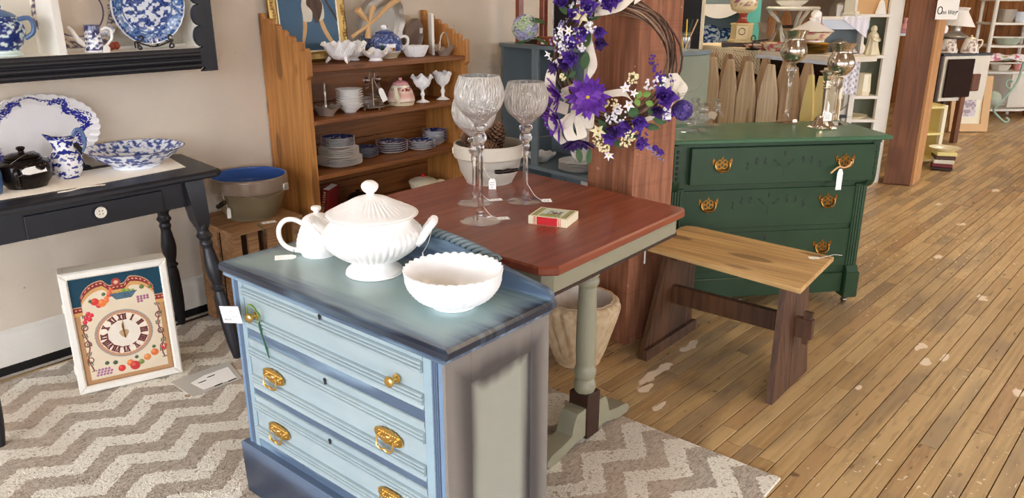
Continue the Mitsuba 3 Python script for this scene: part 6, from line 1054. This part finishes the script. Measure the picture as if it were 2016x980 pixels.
t = Th('cubby_box', 'white open display box with a lace runner on the small lace table', 'display box', M=LM); t.p('side', bx(.08, .10, .05, .18, 1.1065, 1.36), 'white_paint'); t.p('side', bx(.38, .40, .05, .18, 1.1065, 1.36), 'white_paint'); t.p('top', bx(.06, .42, .03, .20, 1.36, 1.385, .002), 'white_paint'); t.p('back', bx(.10, .38, .165, .18, 1.1065, 1.36), 'slate_paint'); t.p('apron', bx(.06, .42, .035, .05, 1.29, 1.36), 'pale_blue')
m = gridm(40, 20, lambda u, v: (.22+.19*u, .028-.003*np.sin(u*25), 1.39-v*(.02+.14*u+.008*np.abs(np.sin(u*40))))); solo('lace_runner', 'white lace runner hanging over the display box', 'cloth', m, 'lace', M=LM)
t = Th('trinket_dish', 'small pewter dish on a wooden block inside the white display box', 'dish', LP(.24, .11, 1.107)); t.p('block', bx(-.05, .06, -.04, .04, 0, .06, .002), 'post_wood'); t.p('dish', lathe(sp([(0, .06), (.04, .06), (.055, .075), (.05, .09), (.02, .105), (0, .107)], 3), 28), 'pewter')
t = Th('pink_cup', 'pink and white china cup in front of the display box', 'cup', LP(.26, .0, 1.1125)); t.p('cup', shell([(0, 0), (.02, 0), (.03, .02), (.032, .045)], .003, 24), 'pink'); t.p('saucer', lathe([(0, -.004), (.05, -.001), (.052, .003), (0, 0)], 28), 'white_glaze')
solo('linen_heap', 'heap of white lace linen on the small lace table', 'cloth', gridm(40, 24, lambda u, v: (.24+.14*u, .06+.09*v, 1.112+.05*np.sin(PI*u)*np.sin(PI*v)*(1+.3*np.sin(u*17)*np.cos(v*13)))), 'lace', M=LM)
t = Th('black_lantern', 'black glass-sided lantern standing below the lace cloth', 'lantern', LP(.20, .10, .6215), -56); t.p('base', bx(-.08, .08, -.08, .08, 0, .03, .004), 'gloss_black'); t.p('pane', bx(-.07, .07, -.07, .07, .03, .20, .003), 'slate_paint'); t.p('top', lathe([(0, .20), (.11, .20), (.04, .25), (0, .26)], 4), 'gloss_black', sm=False)
t = Th('starfish_ornament', 'grey pointed star ornament beside the black lantern', 'ornament', LP(.33, .06, .6215), -56); t.p('star', flat([(-.07, 0), (.06, 0), (.05, .16), (.0, .06)], 0, .02), 'pewter')
# tall white cubby shelves beside the far post
a3 = math.radians(-50); SM = T(np.array([[math.cos(a3), -math.sin(a3), 0, 6.803], [math.sin(a3), math.cos(a3), 0, 2.086], [0, 0, 1, 0], [0, 0, 0, 1.]])); SP_ = lambda x, y, z: (6.803+math.cos(a3)*x-math.sin(a3)*y, 2.086+math.sin(a3)*x+math.cos(a3)*y, z)
t = Th('white_shelves', 'tall narrow white cubby shelves with figurines beside the far wooden post', 'shelf', M=SM)
t.p('stile', bx(.285, .40, 0, .04, .001, 1.9, .003), 'white_paint'); t.p('stile', bx(.02, .05, .02, .05, .001, 1.42, .002), 'white_paint'); t.p('side_panel', bx(.38, .40, .04, .26, .001, 1.9), 'white_paint'); t.p('side_panel', bx(.02, .04, .05, .26, .001, 1.9), 'white_paint'); t.p('back', bx(.04, .38, .24, .26, .001, 1.9), 'sage_paint')
for z in (.30, .55, .745, 1.075, 1.40): t.p('shelf', bx(-.03 if z < 1.2 else .0, .30, -.02, .24, z-.025, z, .003), 'white_paint')
t = Th('angel_figurine', 'cream robed angel figurine on the white cubby shelves', 'figurine', SP_(.21, .07, 1.0755)); m = lathe(sp([(0, 0), (.062, 0), (.066, .01), (.05, .06), (.04, .12), (.045, .15), (.03, .175), (.014, .185), (0, .187)], 4), 48, lambda th, k, r, z: (r*(1+.07*np.cos(th*9)*(z < .14)), z)); t.p('robe', m, 'cream_glaze'); t.p('head', ball(.026, (0, 0, .205), (1, 1, 1.15)), 'cream_glaze', sm=True); t.p('arm', tube([(-.04, 0, .15), (-.06, -.03, .12), (-.03, -.05, .115)], .012, 8, 4), 'cream_glaze'); t.p('arm', tube([(.04, 0, .15), (.05, -.04, .12), (.0, -.05, .115)], .012, 8, 4), 'cream_glaze')
solo('tree_ornament', 'small gold bead tree leaning beside the cream angel', 'ornament', cat(rot(lathe([(0, 0), (.035, 0), (.02, .09), (0, .17)], 20, lambda th, k, r, z: (r*(1+.1*np.cos(th*7)), z)), 8, (1, .5, 0)), ball(.012, (.012, -.02, .178))), 'gold_cloth', SP_(.10, .12, 1.0755)); solo('feather_puff', 'white feathery puff at the left of the cream angel', 'ornament', ball(.06, (0, 0, .055), (1, 1, .95), 3), 'linen', SP_(.06, .0, 1.0755))
t = Th('pitcher', 'cream faceted pitcher on the white cubby shelves below the angel', 'pitcher', SP_(.19, .08, .7455), -58); t.p('body', lathe([(0, 0), (.055, 0), (.058, .02), (.062, .03), (.052, .17), (.056, .178), (.05, .176), (.05, .16), (0, .02)], 10), 'cream_glaze', sm=20); t.p('handle', tube([(-.05, 0, .15), (-.10, 0, .14), (-.10, 0, .07), (-.06, 0, .045)], .009, 8, 4), 'cream_glaze')
dish('glass_dish', 'pale shallow dish on the lowest visible white cubby shelf', 'dish', SP_(.10, .06, .5505), .14, .03, None, 'cream_glaze'); t = Th('picture_card', 'small framed snow picture in the top of the white cubby shelves', 'picture', SP_(.18, .05, 1.4005), -58); t.p('card', bx(-.14, .10, 0, .012, 0, .13), 'light_wood'); t.p('figure', cat(lathe(sp([(0, 0), (.04, 0), (.03, .05), (.02, .09), (0, .12)], 3), 20)).apply_translation((.04, -.04, 0)), 'white_glaze')
# far post sign
t = Th('paper_sign', 'white paper sign hand lettered One Way on the far wooden post', 'sign', M=T().translate([7.056, 1.545, 1.362]).rotate([0, 0, 1], -50)); t.p('sheet', bx(0, .175, -.004, -.002, 0, .20), 'paper')
for x, sx, hh in ((.010, 'O', .058), (.050, 'ne', .030), (.098, 'Way', .032)):
    m = meshkit.text_mesh(sx, hh, .001); v_ = m.vertices; t.p('lettering', tm(np.c_[x-.005+v_[:, 0]*.8, -.0042-v_[:, 2], .040+v_[:, 1]], m.faces[:, ::-1]), 'black', kind='stuff')
t.p('arrow', cat(tube([(.155, -.005, .06), (.172, -.005, .06)], .002, 5), tube([(.166, -.005, .065), (.172, -.005, .06), (.166, -.005, .055)], .002, 5)), 'black')
# ---------------------------------------------------------------- beyond the post
for i in range(26): 
    k = num('wall_far__plank'); scene[k] = shape(bx(12.72, 12.75, 0.2+.15*i, .346+.15*i, 0, 2.4, .004), 'plank_wall', False)
struct('wall_far', bx(12.75, 12.80, 0.2, 4.2, 0, 3), 'dark_wood') if False else None
t = Th('yellow_shelf', 'pale yellow open shelf behind the far post', 'shelf', (8.23, 1.60, 0), -38)
t.p('stile', bx(-.20, -.16, 0, .04, .02, .56, .003), 'yellow_paint'); t.p('stile', bx(.01, .05, 0, .04, .02, .56, .003), 'cream_glaze'); t.p('back', bx(-.2, .05, .22, .24, .02, .56), 'yellow_paint'); t.p('side_panel', bx(-.2, -.18, .04, .22, .02, .56), 'yellow_paint'); t.p('side_panel', bx(.03, .05, .04, .22, .02, .56), 'yellow_paint')
for z in (.05, .30, .55): t.p('shelf', bx(-.2, .05, 0, .23, z-.02, z, .002), 'yellow_paint')
solo('small_jar', 'small glass jar on the yellow shelf', 'jar', lathe([(0, 0), (.03, 0), (.03, .06), (.02, .07), (.02, .08), (0, .08)], 20), 'ball_green', (8.24, 1.76, .3005))
for i, (mt, w_) in enumerate((('book_red', .11), ('offwhite', .12), ('bench_leg', .105), ('yellow_paint', .11))): solo('magazine', f'{("bottom", "third", "second", "topmost")[i]} book of the pile on the floor by the yellow shelf', 'book', bx(-w_, w_, -.085, .085, 0, .035, .004), mt, (8.05, 1.50, .0301+.0355*i), 12+5*i)
t = Th('low_dolly', 'low dark wheeled board under the pile of books', 'dolly', (8.05, 1.50, 0), 12); t.p('board', bx(-.13, .13, -.09, .09, .015, .03), 'dark_wood')
for x in (-.1, .1):
    for y in (-.07, .07): t.p('wheel', ball(.0085, (x, y, .009)), 'black')
dish('oval_platter', 'cream oval platter on top of the book pile by the yellow shelf', 'platter', (8.05, 1.50, .173), .135, .03, None, 'cream_glaze')
t = Th('drop_leaf_table', 'dark brown drop-leaf table holding a white lamp and flowered teapots', 'table', (9.75, 1.93, 0), -35); t.p('top', bx(-.32, .32, -.26, .3, .93, .955, .003), 'black_paint'); t.p('leaf_panel', bx(-.26, .08, -.285, -.265, .50, .90, .006), 'espresso'); t.p('backing', bx(-.29, .30, -.255, -.235, .46, .93), 'offwhite'); t.p('bracket', bx(.08, .19, -.29, -.26, .56, .74, .01), 'post_wood'); t.p('leg', bx(-.02, .04, -.28, -.22, .001, .52, .004), 'post_wood'); t.p('leg', bx(-.28, -.24, .22, .26, .001, .93), 'dark_wood'); t.p('leg', bx(.24, .28, .22, .26, .001, .93), 'dark_wood')
TT = .9555
t = Th('oil_lamp', 'oil lamp with a white glass shade and a pewter font beyond the far post', 'lamp', (9.86, 1.93, TT), 0); t.p('font', lathe(sp([(0, 0), (.06, 0), (.05, .02), (.03, .05), (.03, .11), (.12, .14), (.125, .17), (.06, .205), (.05, .24), (.05, .27), (0, .27)], 4), 40), 'pewter'); t.p('shade', rot(lathe(sp([(.185, .27), (.165, .30), (.12, .37), (.095, .41), (.085, .43), (.10, .46), (.096, .462), (.08, .432), (.115, .37), (.16, .30), (.181, .27), (.185, .27)], 3), 48), 4, (.77, .64, 0), (0, 0, .3)), 'white_glaze')
for i, (x, y, lab) in enumerate(((9.60, 1.92, 'flowered white jug left of the oil lamp'), (9.72, 1.74, 'flowered cream coffee pot right of the oil lamp'))):
    m = lathe(sp([(0, 0), (.085, 0), (.09, .01), (.075, .08), (.06, .135), (.055, .14), (0, .14)], 4), 48); t = Th('teapot', lab, 'teapot', (x, y, TT), -50); t.p('body', m, 'vcg', True, color=rose((240, 232, 220), (130, 90, 90), 36, .58)(m))
    if i: t.p('lid', lathe(sp([(0, .14), (.05, .141), (.03, .16), (.01, .165), (.012, .18), (0, .184)], 3), 24), 'cream_glaze'); t.p('handle', tube([(.06, 0, .13), (.12, 0, .13), (.12, 0, .08), (.08, 0, .03)], .009, 8, 4), 'cream_glaze')
t = Th('bud_vase', 'slim white bud vase at the left of the flowered jugs', 'vase', (9.52, 2.05, TT)); t.p('vase', lathe(sp([(0, 0), (.04, 0), (.045, .03), (.02, .08), (.014, .15), (.022, .19), (0, .188)], 4), 28), 'white_glaze')
t = Th('framed_print', 'large tan framed print with a cream mat leaning on the floor at the far right', 'picture', M=T().translate([10.30, 1.92, .012]).rotate([0, 0, 1], -49).rotate([1, 0, 0], -6))
for P in ([(0, 0), (.46, 0), (.37, .09), (.09, .09)], [(.46, 0), (.46, .64), (.37, .55), (.37, .09)], [(.46, .64), (0, .64), (.09, .55), (.37, .55)], [(0, .64), (0, 0), (.09, .09), (.09, .55)]): t.p('frame_rail', flat(P, -.02, .012), 'light_wood')
t.p('mat', bx(.09, .37, .0, .008, .09, .55), 'cream_glaze'); t.p('inner_border', bx(.14, .31, -.002, 0, .17, .44), 'white_paint'); m = gridm(40, 60, lambda u, v: (.15+.15*u, -.004+0*u, .18+.25*v)); f = meshkit.fbm(m.vertices*30, 3, 2); t.p('print', m, 'vc', True, color=over(np.tile(LN((206, 196, 196)), (len(f), 1)), (150, 130, 140), (f > .52)*.8)); t.p('sticker', bx(.25, .30, -.004, 0, .50, .53), 'paper')
t = Th('wicker_etagere', 'white wicker etagere with glassware at the far right edge', 'shelf', (12.05, 1.66, 0), -48)
for x in (-.34, .34):
    t.p('upright', tube([(x, -.02, .0), (x, -.02, 1.75)], .026, 10), 'white_paint'); t.p('upright', tube([(x*.9, .32, .0), (x*.9, .32, 1.75)], .022, 10), 'white_paint')
for z in (.12, .60, .93, 1.21, 1.5): t.p('shelf', cat(slab([(-.34, .34), (-.34, .0), (-.2, -.07), (.2, -.07), (.34, .0), (.34, .34)], z-.03, z, .006)), 'white_paint')
for z in (.98, .66): t.p('gallery_rail', tube([(-.34, 0, z+.05), (-.2, -.06, z+.05), (.2, -.06, z+.05), (.34, 0, z+.05)], .010, 8, 4), 'white_paint')
t.p('door', bx(.02, .32, -.06, -.04, .14, .58, .004), 'offwhite', label='woven wicker door'); t.p('pull', ball(.025, (.12, -.075, .38), (.8, .5, 1.3)), 'glass', sm=True); t.p('back_panel', bx(-.32, .32, .32, .335, .12, .58), 'offwhite')
ET = lambda x, y, z: (12.05+math.cos(math.radians(-48))*x-math.sin(math.radians(-48))*y, 1.66+math.sin(math.radians(-48))*x+math.cos(math.radians(-48))*y, z)
for i, (x, y, z, mt, R, h, lab, n_) in enumerate(((-.05, .08, .931, 'ball_green', .16, .10, 'pale green glass bowl on the wicker etagere', 'bowl'), (-.12, .1, 1.211, 'pewter', .12, .16, 'grey ribbed tin on the wicker etagere', 'bowl'), (.08, .08, 1.211, 'pale_blue', .09, .13, 'pale glass bowl beside the grey tin', 'bowl'), (.24, .10, 1.211, 'cream_glaze', .08, .13, 'flowered cream jug at the right of the pale glass bowl', 'jug'), (-.06, .10, .601, 'offwhite', .12, .08, 'flowered bowl under the scarf on the wicker etagere', 'bowl'), (.2, .1, .601, 'pink', .08, .09, 'pink flowered cup on the wicker etagere', 'cup'))): solo(n_, lab, n_, shell(sp([(0, 0), (R*.6, 0), (R*.8, h*.3), (R, h)], 3), .006, 32, lambda th, k, r, zz: (r*(1+.04*np.cos(th*8)), zz)), mt, ET(x, y, z))
m = gridm(50, 24, lambda u, v: (-.42+.8*u, -.13+.3*v, .805-.01*u+.018*np.sin(u*12)*np.cos(v*7)-.10*np.clip(.25-v, 0, 1)*2)); f = meshkit.fbm(m.vertices*14, 3, 2); c = np.tile(LN((232, 224, 226)), (len(f), 1)); c = over(c, (184, 60, 110), (f > .56)*.9); c = over(c, (120, 140, 60), (f < .36)*.8)
t = Th('plant_stand', 'mint green scrolled metal plant stand with a round ball, at the far right', 'plant stand', (11.45, 1.72, 0), -48)
for s in (-1, 1): t.p('leg', tube([(s*.34, 0, .78), (s*.30, 0, .5), (s*.14, 0, .25), (s*.06, -.02, .16), (s*.15, -.06, .05), (s*.21, -.07, .012), (s*.25, -.06, .04), (s*.22, -.05, .07)], .014, 8, 5), 'mint')
t.p('leg', tube([(0, .24, .78), (0, .2, .4), (0, .1, .2), (0, .16, .015)], .014, 8, 4), 'mint')
for s in (-1, 1): t.p('scroll', tube([(s*.34, 0, .78), (s*.38, 0, .80), (s*.40, 0, .76), (s*.37, 0, .74), (s*.355, 0, .765)], .012, 8, 4), 'mint'); t.p('scroll', tube([(s*.24, 0, .42), (s*.17, 0, .46), (s*.18, 0, .53), (s*.24, 0, .52), (s*.22, 0, .48)], .010, 8, 4), 'mint')
t.p('top', slab([(-.34, 0), (.34, 0), (.34, .3), (-.34, .3)], .77, .79, .004), 'mint'); t.p('ball', ball(.10, (.02, -.01, .30), (1, 1, 1), 3), 'ball_green', sm=True)
m.vertices = m.vertices+[0, .08, .03]; solo('scarf', 'white scarf printed with magenta flowers draped on the mint plant stand', 'scarf', m, 'vc', (11.45, 1.72, 0), -48, color=c)
struct('trim_3', cat(slab([(12.42, 1.42), (12.50, 1.30), (12.62, 1.36), (12.54, 1.48)], .001, 2.99, .006)), 'plank_wall')
t = Th('side_shelf', 'pale blue wall ledge crowded with small white ornaments behind the oil lamp', 'shelf', (10.9, 2.55, 0), -50); t.p('board', bx(-.45, .45, 0, .2, 1.06, 1.09, .003), 'pale_blue')
for x in (-.4, .4): t.p('leg', bx(x-.03, x+.03, .05, .11, .001, 1.06), 'dark_wood')
OM = lambda x, z: (10.9+math.cos(math.radians(-50))*x+.766*.1, 2.55+math.sin(math.radians(-50))*x+.643*.1, z)
for i in range(7): solo('white_vase', f'{("leftmost", "second", "third", "fourth", "fifth", "sixth", "rightmost")[i]} small pale ornament on the blue ledge behind the oil lamp', 'vase', lathe(sp([(0, 0), (.04, 0), (.05+.01*(i % 3), .06), (.02, .12), (.03, .18+.05*(i % 2)), (0, .18+.05*(i % 2))], 3), 20), ('white_glaze', 'pale_blue', 'pink', 'white_glaze', 'pewter', 'cream_glaze', 'white_glaze')[i], OM(-.38+.125*i, 1.0905))
